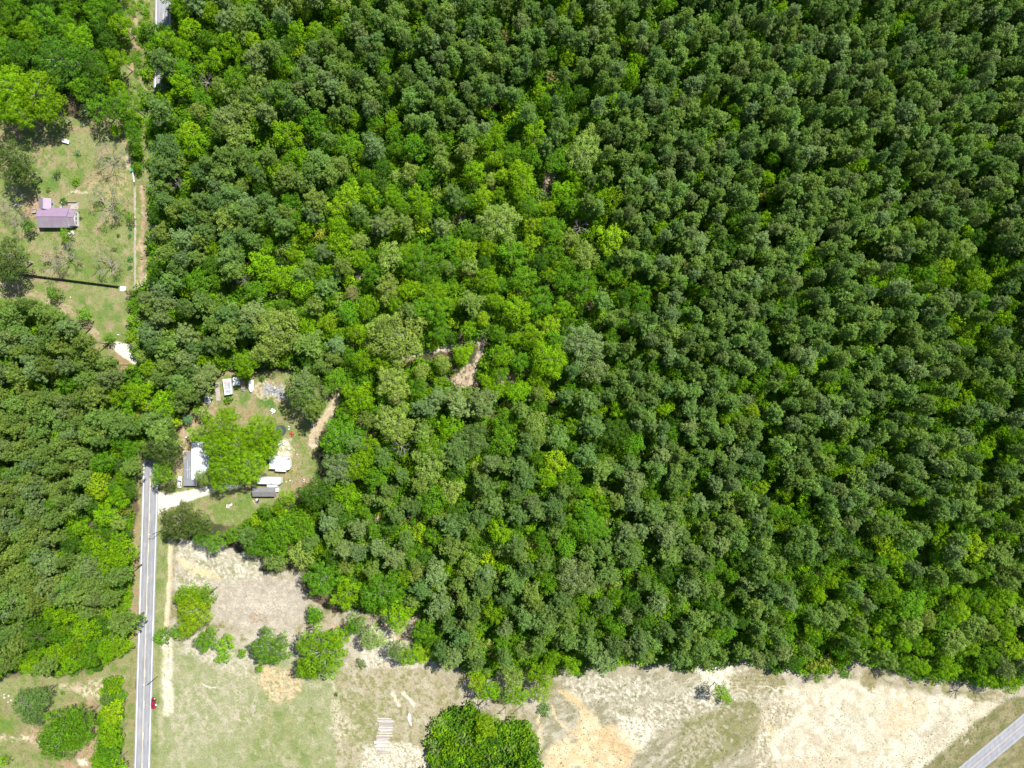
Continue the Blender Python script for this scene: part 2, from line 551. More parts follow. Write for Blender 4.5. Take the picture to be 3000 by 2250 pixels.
# --- trailer yard
paint([(650, 1085), (720, 1090), (850, 1090), (880, 1130), (1000, 1130), (1000, 1180), (960, 1230), (930, 1290), (925, 1340), (945, 1400), (925, 1425), (880, 1450),
       (840, 1490), (760, 1490), (740, 1530), (660, 1540), (540, 1510), (455, 1520), (455, 1400), (480, 1340), (505, 1340), (525, 1270), (560, 1200), (600, 1150), (640, 1110)],
      LAWN1, LAWN2, 1, 6, 34, 35, c3=LAWN3)
paint([(520, 1290), (540, 1240), (580, 1200), (620, 1180), (640, 1200), (600, 1240), (560, 1290), (520, 1350)], DIRT1, DIRT2, 2, 10, 16, 36, cov=.75)
paint([(510, 1330), (535, 1330), (535, 1395), (515, 1400), (503, 1370)], LAWN3, DIRT2, None, 8, 12, 37, cov=.7)
paint([(918, 1300), (925, 1260), (948, 1228), (975, 1195), (990, 1165)], (.52, .40, .29), (.6, .5, .38), 2, 7, 12, 38, width=13, cov=.9)
paint([(690, 1190), (760, 1180), (730, 1230), (690, 1240)], DIRT1, LAWN3, None, 14, 14, 39, cov=.6)
paint([(795, 1280), (850, 1290), (850, 1345), (795, 1345)], SAND, SANDW, None, 10, 9, 40, cov=.75)
paint([(850, 1390), (920, 1400), (930, 1430), (870, 1440), (830, 1400)], DIRT1, LAWN3, None, 12, 14, 41, cov=.6)
paint([(740, 1130), (790, 1110), (840, 1130), (850, 1170), (790, 1185), (750, 1165)], DIRT2, SAND, None, 8, 10, 42, cov=.6)
paint([(769, 1140), (790, 1124), (825, 1128), (840, 1145), (838, 1165), (826, 1173), (800, 1163), (772, 1160)], (.36, .35, .37), (.50, .49, .50), None, 4, 9, 43, c3=(.26, .26, .29))
paint([(755, 1170), (800, 1168), (815, 1190), (800, 1200), (760, 1195)], (.09, .19, .04), GRN, None, 8, 16, 44, cov=.7)
paint([(700, 1160), (725, 1120), (735, 1150), (710, 1185)], (.12, .21, .05), GRN, None, 8, 16, 45, cov=.7)
paint([(620, 1480), (720, 1465), (750, 1500), (650, 1520)], (.16, .26, .05), LAWN1, None, 12, 20, 46, cov=.7)
paint([(700, 1445), (735, 1440), (735, 1500), (700, 1500)], (.13, .24, .05), LAWN1, None, 10, 20, 47, cov=.6)
paint([(452, 1430), (481, 1448), (535, 1441), (573, 1433), (617, 1422), (660, 1412), (710, 1420), (690, 1432), (636, 1440), (590, 1457), (536, 1476), (492, 1492), (466, 1512), (452, 1530)], SANDW, (.78, .74, .67), 4, 4, 16, 48, warp=.35)
# --- verge east of the road, sand ditch
paint([(455, 1490), (520, 1570), (500, 1650), (495, 1900), (478, 2410), (430, 2410), (440, 1950), (450, 1700)], (.18, .235, .075), (.30, .30, .15), 5, 5, 30, 50)
# --- clearing and lower fields
paint([(500, 1585), (540, 1580), (610, 1585), (720, 1620), (760, 1680), (860, 1670), (900, 1740), (960, 1790), (1050, 1790), (1240, 1820), (1260, 1900), (1330, 1950),
       (1400, 1960), (1700, 1930), (2080, 1920), (2500, 1940), (2700, 1980), (2960, 2010), (3330, 1850), (3330, 2410), (486, 2410), (490, 1900)], GREYB1, GREYB2, 6, 5, 40, 52, c3=(.25, .235, .12))
paint([(506, 1590), (780, 1640), (700, 1760), (510, 1740)], (.28, .27, .15), GREYB2, 6, 20, 18, 53, c3=(.62, .58, .52))
paint([(530, 1580), (620, 1590), (700, 1650), (780, 1690), (760, 1720), (640, 1650), (540, 1620)], SANDW, GREYB2, None, 20, 12, 54, cov=.55)
paint([(505, 1628), (545, 1640), (580, 1660), (620, 1672), (660, 1695), (600, 1690), (560, 1680), (535, 1660)], (.70, .55, .33), SAND, None, 8, 12, 55, cov=.8)
paint([(620, 1700), (780, 1700), (880, 1680), (900, 1800), (850, 1850), (700, 1850), (630, 1800)], (.40, .345, .30), (.47, .41, .365), 3, 24, 30, 56, c3=(.51, .45, .39))
paint([(670, 1770), (760, 1775), (800, 1720), (860, 1760), (780, 1800)], (.62, .56, .49), (.55, .49, .43), None, 14, 10, 57, cov=.33)
paint([(735, 1800), (775, 1795), (780, 1825), (740, 1830)], (.33, .22, .15), GREYB2, None, 8, 8, 58, cov=.6)
paint([(500, 1560), (497, 1700), (488, 1830)], SAND, (.66, .52, .36), 2, 3, 12, 60, width=7, warp=.25)
paint([(470, 1880), (1000, 1900), (975, 2410), (455, 2410)], (.265, .295, .14), (.32, .325, .19), 6, 14, 50, 62, c3=(.39, .37, .25))
paint([(700, 2060), (960, 2050), (960, 2260), (720, 2260)], (.20, .25, .09), (.30, .30, .15), None, 50, 34, 63, cov=.55)
paint([(490, 1880), (492, 2080)], (.68, .58, .44), SANDW, 2, 8, 12, 64, width=15, cov=.8)
paint([(520, 1880), (560, 1860), (640, 1890), (700, 1900), (750, 1840), (900, 1850), (870, 1900), (720, 1960), (640, 1960), (520, 1910)], (.54, .49, .42), GREYB2, None, 16, 14, 65, cov=.6)
paint([(760, 1950), (880, 1960), (880, 2020), (850, 2060), (790, 2050), (760, 2000)], (.58, .40, .24), (.62, .5, .36), None, 12, 12, 66, cov=.6)
paint([(660, 1950), (770, 1960), (770, 1990), (670, 1980)], (.6, .5, .38), GREYB2, None, 12, 12, 67, cov=.45)
paint([(500, 2000), (700, 1990), (800, 2100), (520, 2200)], (.47, .42, .32), GREYB2, None, 40, 20, 68, cov=.35)
paint([(592, 2005), (605, 2012), (620, 2015), (632, 2012)], SANDW, SAND, None, 2, 8, 69, width=1.6, warp=.2)
paint([(990, 1960), (1280, 1960), (1330, 2060), (1280, 2150), (1270, 2410), (975, 2410)], (.36, .31, .21), (.45, .40, .31), 6, 12, 26, 70, c3=(.25, .24, .11))
paint([(980, 2010), (1120, 2060), (1150, 2120), (1110, 2200), (985, 2150)], (.22, .235, .09), (.3, .3, .15), None, 24, 18, 71, cov=.5)
paint([(1060, 2190), (1170, 2170), (1260, 2200), (1260, 2410), (1040, 2410)], SANDW, (.55, .49, .41), None, 14, 9, 72, cov=.62)
paint([(975, 1960), (1000, 2090), (1040, 2130), (1000, 2180), (975, 2150)], (.57, .50, .42), SAND, None, 12, 9, 73, cov=.5)
paint([(1090, 1830), (1180, 1850), (1240, 1950), (1130, 1960), (1050, 1950), (1060, 1880)], (.55, .47, .38), SANDW, None, 14, 10, 74, cov=.6)
paint([(1180, 2030), (1200, 2050), (1215, 2066)], SANDW, SAND, None, 3, 8, 75, width=5, warp=.5)
paint([(1150, 2030), (1170, 2065)], SANDW, SAND, None, 3, 8, 76, width=5, warp=.6)
# middle field with grey-olive stubble and white streaks
paint([(1600, 1960), (2080, 1920), (2300, 1960), (2230, 2060), (2200, 2410), (1560, 2410), (1570, 2100), (1640, 2030)], (.27, .245, .165), (.37, .33, .25), 6, 14, 24, 80, c3=(.46, .42, .35), aniso=(-.55, 2.5))
paint([(1640, 1990), (1760, 1970), (1900, 1990), (1950, 2040), (1850, 2070), (1700, 2060)], SANDW, (.55, .5, .43), None, 30, 14, 81, cov=.36)
paint([(1860, 2080), (1960, 2050), (2060, 2000), (2110, 1960), (2200, 1960), (2100, 2080), (1980, 2120), (1900, 2150)], SANDW, (.6, .54, .47), None, 24, 14, 82, cov=.42)
paint([(2040, 1960), (2100, 1925), (2150, 1930), (2150, 2010), (2080, 2020)], SANDW, (.68, .6, .52), 3, 14, 12, 83, cov=.72)
paint([(1650, 2025), (1680, 2030), (1730, 2080), (1760, 2120), (1840, 2140), (1880, 2190), (1840, 2240), (1830, 2410), (1560, 2410), (1600, 2200), (1690, 2140), (1700, 2090)], (.66, .56, .40), SANDO, 3, 16, 26, 84, cov=.85)
paint([(1740, 2145), (1800, 2150), (1860, 2200), (1840, 2235), (1790, 2200), (1750, 2170)], (.50, .35, .21), SANDO, None, 18, 14, 85, cov=.8)
paint([(1790, 2090), (1870, 2100), (1920, 2150), (1880, 2190), (1830, 2150)], SANDW, (.68, .6, .5), None, 16, 10, 86, cov=.65)
paint([(1640, 2025), (1670, 2045), (1700, 2060), (1720, 2100)], (.62, .45, .26), SANDO, None, 4, 10, 87, width=5, warp=.6, cov=.85)
paint([(1620, 2070), (1632, 2110), (1650, 2130), (1700, 2150)], (.62, .45, .26), SAND, None, 4, 10, 88, width=4, warp=.5, cov=.85)
paint([(1578, 2090), (1583, 2200)], (.62, .47, .28), SAND, None, 5, 10, 89, width=5, cov=.8)
paint([(2000, 2110), (2150, 2050), (2240, 2060), (2230, 2150), (2100, 2240), (2000, 2410), (1920, 2410)], (.195, .195, .085), (.27, .25, .13), None, 26, 22, 90, cov=.7)
paint([(2010, 2130), (2100, 2110), (2110, 2180), (1980, 2260)], (.46, .41, .33), GREYB1, None, 16, 10, 91, cov=.5)
# the wide bare sand field
paint([(2230, 2060), (2330, 2010), (2480, 1995), (2700, 2030), (2850, 2040), (2935, 2062), (2890, 2095), (2700, 2250), (2560, 2410), (2240, 2410), (2210, 2200)], (.56, .50, .405), (.66, .605, .52), 3, 14, 46, 92, c3=(.50, .43, .335))
paint([(2220, 2080), (2290, 2040), (2330, 2090), (2250, 2180), (2300, 2270), (2240, 2300), (2190, 2200)], (.33, .29, .19), GREYB1, None, 14, 10, 93, cov=.5)
paint([(2300, 2230), (2420, 2190), (2500, 2230), (2430, 2300), (2300, 2300)], (.44, .37, .28), SAND, None, 20, 8, 94, cov=.5)
paint([(2600, 2060), (2700, 2040), (2720, 2100), (2640, 2170), (2590, 2140)], (.60, .44, .28), SAND, None, 20, 12, 95, cov=.55)
paint([(2230, 2110), (2280, 2140), (2270, 2170), (2240, 2150)], (.72, .5, .27), SAND, None, 10, 8, 96, cov=.5)
paint([(2440, 2120), (2400, 2170), (2560, 2100), (2470, 2080)], (.45, .42, .36), GREYB2, None, 30, 7, 97, cov=.36)
paint([(2690, 2170), (2790, 2080), (2800, 2120), (2710, 2190)], (.42, .39, .31), GREYB2, None, 8, 6, 98, cov=.45, aniso=(-.75, 3))
paint([(2130, 1985), (2240, 1960), (2300, 1990), (2260, 2030), (2150, 2030)], (.24, .22, .11), OLIVE2, None, 12, 14, 99, cov=.7)
paint([(2530, 1960), (2580, 1970), (2560, 2030), (2520, 2010)], (.24, .21, .10), OLIVE2, None, 8, 14, 100, cov=.8)
paint([(2835, 2030), (2890, 2035), (2880, 2058), (2840, 2055)], (.18, .2, .07), OLIVE2, None, 6, 10, 101, cov=.8)
# verge both sides of the second road
paint([(2925, 2070), (3000, 2030), (3330, 1750), (3330, 2410), (2500, 2410), (2700, 2255)], OLIVE1, OLIVE2, 5, 7, 22, 102, c3=(.16, .17, .07), aniso=(-.7, 2.5))
paint([(2860, 2050), (2960, 2020), (2990, 2010), (2940, 2060)], (.5, .43, .34), OLIVE2, None, 10, 10, 103, cov=.6)
# wheel turns and furrows left by machines
def arc(cx, cy, r, a0, a1, n=9): return [(cx + r * math.cos(math.radians(a0 + (a1 - a0) * i / n)), cy + r * math.sin(math.radians(a0 + (a1 - a0) * i / n))) for i in range(n + 1)]
for cx, cy, r in ((2245, 2045, 34), (2262, 2043, 24), (2285, 2045, 28), (2165, 2052, 12), (2165, 2052, 22), (2165, 2052, 34), (2300, 2050, 40)):
    paint(arc(cx, cy, r, 185, 350), SANDW, SAND, None, 3, 8, 121, width=1.3, warp=.12, cov=.8)
for r in (40, 55, 72):
    paint(arc(2780, 2125, r, -85, 50), (.70, .66, .58), SAND, None, 5, 8, 122, width=2.0, warp=.15, cov=.5)
    paint(arc(2780, 2125, r + 8, -80, 50), (.42, .37, .28), GREYB1, None, 4, 8, 123, width=1.4, warp=.15, cov=.45)
for k in range(9):
    o = k * 13
    paint([(2860 - o * 1.1, 2085 + o * .2), (2780 - o * 1.1, 2150 + o * .2), (2640 - o, 2290 + o * .1)], (.46, .41, .32) if k % 2 else (.72, .67, .59), GREYB2, None, 5, 8, 124 + k, width=1.8, warp=.3, cov=.36)
for k in range(8):
    paint([(2118 + k * 6, 1978 + k * 11), (2200, 1976 + k * 11), (2250 - k * 4, 1980 + k * 11)], (.55, .50, .42), SAND, None, 3, 8, 140 + k, width=1.3, warp=.2, cov=.6)
for k in range(7):
    paint([(1960 + k * 26, 2120 - k * 4), (2040 + k * 22, 2010 - k * 3)], (.50, .45, .37), GREYB2, None, 4, 8, 150 + k, width=1.8, warp=.4, cov=.5)
    paint([(1700 + k * 45, 2000), (1740 + k * 45, 1990 + k * 6), (1790 + k * 40, 2010)], (.62, .57, .50), GREYB2, None, 4, 8, 160 + k, width=2, warp=.9, cov=.5)
# ---- sandy gaps inside the wood
for sh, wd, cv in (([(1170, 1058), (1215, 1045), (1250, 1035), (1290, 1022), (1330, 1015), (1370, 1008), (1400, 996), (1425, 975)], 8, .72),
                   ([(1425, 985), (1410, 1030), (1395, 1060)], 10, .75),
                   ([(1305, 1112), (1340, 1080), (1395, 1060), (1415, 1095), (1390, 1130), (1360, 1145), (1330, 1135)], None, .72),
                   ([(1590, 520), (1612, 495), (1628, 500), (1618, 545), (1595, 562)], None, .9),
                   ([(1345, 615), (1358, 645), (1370, 670)], 10, .8),
                   ([(1035, 795), (1050, 790), (1062, 815), (1045, 825)], None, .9),
                   ([(1470, 1085), (1520, 1090), (1530, 1110), (1490, 1120), (1460, 1145), (1445, 1120)], None, .7),
                   ([(1140, 1160), (1185, 1165), (1180, 1200), (1145, 1185)], None, .7),
                   ([(1355, 800), (1345, 870), (1330, 900)], 7, .7),
                   ([(1860, 1245), (1820, 1265)], 7, .8),
                   ([(1090, 1500), (1120, 1505), (1115, 1530), (1095, 1525)], None, .8),
                   ([(950, 1840), (990, 1820), (1040, 1810), (1000, 1850)], None, .7),
                   ([(1210, 1770), (1240, 1790), (1230, 1830), (1190, 1880), (1160, 1870)], None, .8)):
    if wd: paint(sh, (.45, .33, .25), (.58, .5, .42), 2, 5, 10, 110, width=wd, cov=cv)
    else: paint(sh, (.42, .31, .235), (.52, .42, .34), 2, 7, 12, 111, cov=cv)
paint([(1850, 1860), (1900, 1880), (1890, 1900), (1850, 1885)], (.42, .31, .235), (.52, .42, .34), 2, 7, 12, 115, cov=.7)
paint([(1240, 1036), (1290, 1022), (1330, 1014), (1372, 1006), (1402, 994)], SANDW, SAND, None, 3, 10, 112, width=4.5, cov=.9)

# shallow ditches beside the roads
for pts, wd in (([(500, 1560), (497, 1700), (488, 1830), (484, 1960)], 8), ([(420, 545), (418, 700), (414, 850)], 9)):
    d = segdist(X, Y, pts, False)
    HZ -= 0.45 * np.exp(-(d / wd) ** 2).astype(np.float32)

# the ground: sheets that share their border vertices, one per kind of ground
def ground_material():
    m = bpy.data.materials.new('ground_soil_and_grass')
    m.use_nodes = True
    n, l = m.node_tree.nodes, m.node_tree.links
    b = n['Principled BSDF']
    b.inputs['Roughness'].default_value = 0.95
    b.inputs['Specular IOR Level'].default_value = 0.1
    at = n.new('ShaderNodeAttribute'); at.attribute_name = 'soil'
    geo = n.new('ShaderNodeNewGeometry')
    last = at.outputs['Color']
    hs = []
    for sc, lo, hi, det in ((1.6, 0.66, 1.24, 5.0), (0.35, 0.88, 1.10, 3.0)):
        nz = n.new('ShaderNodeTexNoise'); nz.inputs['Scale'].default_value = sc
        nz.inputs['Detail'].default_value = det; nz.inputs['Roughness'].default_value = .72
        l.new(geo.outputs['Position'], nz.inputs['Vector'])
        mr = n.new('ShaderNodeMapRange')
        mr.inputs['From Min'].default_value = .32; mr.inputs['From Max'].default_value = .68
        mr.inputs['To Min'].default_value = lo; mr.inputs['To Max'].default_value = hi
        l.new(nz.outputs['Fac'], mr.inputs['Value'])
        vm = n.new('ShaderNodeVectorMath'); vm.operation = 'SCALE'
        l.new(last, vm.inputs[0]); l.new(mr.outputs[0], vm.inputs['Scale'])
        last = vm.outputs[0]; hs.append(nz)
    l.new(last, b.inputs['Base Color'])
    bp = n.new('ShaderNodeBump'); bp.inputs['Strength'].default_value = .5; bp.inputs['Distance'].default_value = .15
    l.new(hs[0].outputs['Fac'], bp.inputs['Height']); l.new(bp.outputs[0], b.inputs['Normal'])
    return m

M_GROUND = ground_material()
NYv, NXv = X.shape
WXY = np.stack([(X - 1500) * PX, -(Y - 1125) * PX, HZ], -1).reshape(-1, 3)
CF = CI.reshape(-1, 3) * np.array([.74, .755, .69], np.float32)
idx = np.arange(NYv * NXv).reshape(NYv, NXv)
quads = np.stack([idx[:-1, :-1], idx[1:, :-1], idx[1:, 1:], idx[:-1, 1:]], -1).reshape(-1, 4)
zq = ZI[:-1, :-1].reshape(-1)
ZL = {0: 'leaf-littered brown forest floor under the trees', 1: 'mottled green and tan mown lawns of the yards', 2: 'bare pinkish dirt tracks and paths',
      3: 'bare pale sand of the cleared fields', 4: 'white gravel driveways meeting the road', 5: 'rough grass verges along both roads', 6: 'dry pale meadow grass with sandy streaks'}
for z, nm in enumerate(ZN):
    q = quads[zq == z]
    if not len(q): continue
    u, inv = np.unique(q, return_inverse=True)
    me = np_mesh(nm, WXY[u], inv.reshape(-1, 4), [M_GROUND])
    a = me.attributes.new('soil', 'FLOAT_COLOR', 'POINT')
    a.data.foreach_set('color', np.concatenate([CF[u], np.ones((len(u), 1), np.float32)], 1).ravel())
    tag(link_mesh(nm, me), ZL[z], None, None, 'structure')
# land beyond the surveyed sheet, out to the horizon
x0, x1 = WXY[:, 0].min(), WXY[:, 0].max(); y0, y1 = WXY[:, 1].min(), WXY[:, 1].max()
B = 6000.0
Vr = [(x0, y0, 0), (x1, y0, 0), (x1, y1, 0), (x0, y1, 0), (-B, -B, 0), (B, -B, 0), (B, B, 0), (-B, B, 0)]
me = np_mesh('ground', Vr, [(4, 5, 1, 0), (5, 6, 2, 1), (6, 7, 3, 2), (7, 4, 0, 3)], [mat('far_land', (.07, .10, .04), .95, .5, .02)])
tag(link_mesh('ground', me), 'wooded land stretching away to the horizon', None, None, 'structure')

# ================================================================ ROADS
M_ASPH = mat('worn_asphalt', (0.255, 0.26, 0.28), .85, .22, .8, bump=.2, stretch=(1, .25, 1))
n_, l_ = M_ASPH.node_tree.nodes, M_ASPH.node_tree.links
at_ = n_.new('ShaderNodeAttribute'); at_.attribute_name = 'across'
mm = n_.new('ShaderNodeMath'); mm.operation = 'MULTIPLY'; mm.inputs[1].default_value = 2 * math.pi / 1.5
l_.new(at_.outputs['Fac'], mm.inputs[0])
cs = n_.new('ShaderNodeMath'); cs.operation = 'COSINE'; l_.new(mm.outputs[0], cs.inputs[0])
mr_ = n_.new('ShaderNodeMapRange'); mr_.inputs['From Min'].default_value = -1; mr_.inputs['To Min'].default_value = .93; mr_.inputs['To Max'].default_value = 1.04
l_.new(cs.outputs[0], mr_.inputs['Value'])
tc_ = n_.new('ShaderNodeTexCoord')
patch = n_.new('ShaderNodeTexVoronoi'); patch.inputs['Scale'].default_value = .11
l_.new(tc_.outputs['Object'], patch.inputs['Vector'])
pr_ = n_.new('ShaderNodeMapRange'); pr_.inputs['To Min'].default_value = .92; pr_.inputs['To Max'].default_value = 1.06
sx_ = n_.new('ShaderNodeSeparateColor'); l_.new(patch.outputs['Color'], sx_.inputs[0]); l_.new(sx_.outputs[0], pr_.inputs['Value'])
m1 = n_.new('ShaderNodeMath'); m1.operation = 'MULTIPLY'; l_.new(mr_.outputs[0], m1.inputs[0]); l_.new(pr_.outputs[0], m1.inputs[1])
bs_ = n_['Principled BSDF']; src = bs_.inputs['Base Color'].links[0].from_socket
vs_ = n_.new('ShaderNodeVectorMath'); vs_.operation = 'SCALE'; l_.new(src, vs_.inputs[0]); l_.new(m1.outputs[0], vs_.inputs['Scale']); l_.new(vs_.outputs[0], bs_.inputs['Base Color'])
M_ASPH2 = mat('worn_asphalt_shoulder', (0.36, 0.365, 0.37), .85, .12, .8)
M_WHITE = mat('white_road_paint', (.80, .80, .80), .6, .1, 2)
M_YELL = mat('yellow_road_paint', (.74, .60, .36), .6, .15, 2)


def ribbon(name, line, off0, off1, z, m, parent=None, s0=None, s1=None, jitter=0.0):
    pts = [Vector((*G(*p), 0)) for p in line]
    V, F = [], []
    n = len(pts)
    rj = random.Random(5)
    for i, p in enumerate(pts):
        d = (pts[min(i + 1, n - 1)] - pts[max(i - 1, 0)]).normalized()
        nrm = Vector((-d.y, d.x, 0))
        V += [p + nrm * (off0 + rj.uniform(-jitter, jitter)) + Vector((0, 0, z)), p + nrm * (off1 + rj.uniform(-jitter, jitter)) + Vector((0, 0, z))]
    F = [(2 * i, 2 * i + 2, 2 * i + 3, 2 * i + 1) for i in range(n - 1)]
    me = np_mesh(name, [tuple(v) for v in V], F, [m])
    a = me.attributes.new('across', 'FLOAT', 'POINT'); a.data.foreach_set('value', np.tile([off0, off1], n).astype(np.float32))
    o = link_mesh(name, me, parent)
    return o


def densify(line, step):
    outl = []
    for (a, b), (c, d) in zip(line[:-1], line[1:]):
        k = max(1, int(math.hypot(c - a, d - b) / step))
        outl += [(a + (c - a) * i / k, b + (d - b) * i / k) for i in range(k)]
    return outl + [line[-1]]


Wl = [(462, -300), (457.6, 0), (448.7, 588), (446.5, 700), (442, 856), (421.7, 1348), (417.6, 1500), (404, 1950), (395.5, 2250), (388, 2500)]
mid = densify([(x + 20.6, y) for x, y in Wl], 12)
road = tag(ribbon('road', mid, -3.45, 3.5, .006, M_ASPH, jitter=.10), 'grey two-lane asphalt road running up the left side', None, None, 'structure')
lk = Vector((0, 0, 0))
ribbon('edge_line', mid, -2.98, -2.86 + .12, .011, M_WHITE, road)
ribbon('edge_line', mid, 2.78, 2.98, .011, M_WHITE, road)
ribbon('centre_line', [p for p in mid if p[1] > 1380], -.20, -.06, .011, M_YELL, road)
def x_at(y):
    for (a, b), (c, d) in zip(Wl[:-1], Wl[1:]):
        if b <= y <= d: return a + (c - a) * (y - b) / (d - b) + 20.6
    return 420
for k in range(-30, 16):
    y = 1595 + 91.5 * k
    if y < -60 or y > 2320: continue
    ribbon('lane_dash', [(x_at(y), y), (x_at(y + 22), y + 22)], .06, .20, .011, M_YELL, road)
r2 = densify([(3380, 1806), (2844, 2252), (2500, 2538)], 14)
road2 = tag(ribbon('road', r2, -3.6, 3.6, .006, M_ASPH, jitter=.08), 'grey asphalt road crossing the corner beyond the sand field', None, None, 'structure')
ribbon('edge_line', r2, -3.25, -3.12, .011, M_ASPH2, road2)
ribbon('edge_line', r2, 3.12, 3.25, .011, M_ASPH2, road2)
M_YEL2 = mat('faded_orange_paint', (.50, .36, .27), .7, .2, 2)
ribbon('centre_line', r2, -.15, -.05, .011, M_YEL2, road2)
ribbon('centre_line', r2, .05, .15, .011, M_YEL2, road2)
# edge cracks / sealed joints stay in the asphalt's texture

# ================================================================ TREES
# every entry: kind, crown as surveyed (x, y, radius), leaf colour, height factor, wording of its place
T = []
def tr(kind, x, y, r, tone, place=None, hf=1.0, label=None, sx=1.0):
    T.append([kind, x, y, r, tone, place, hf, label, sx])

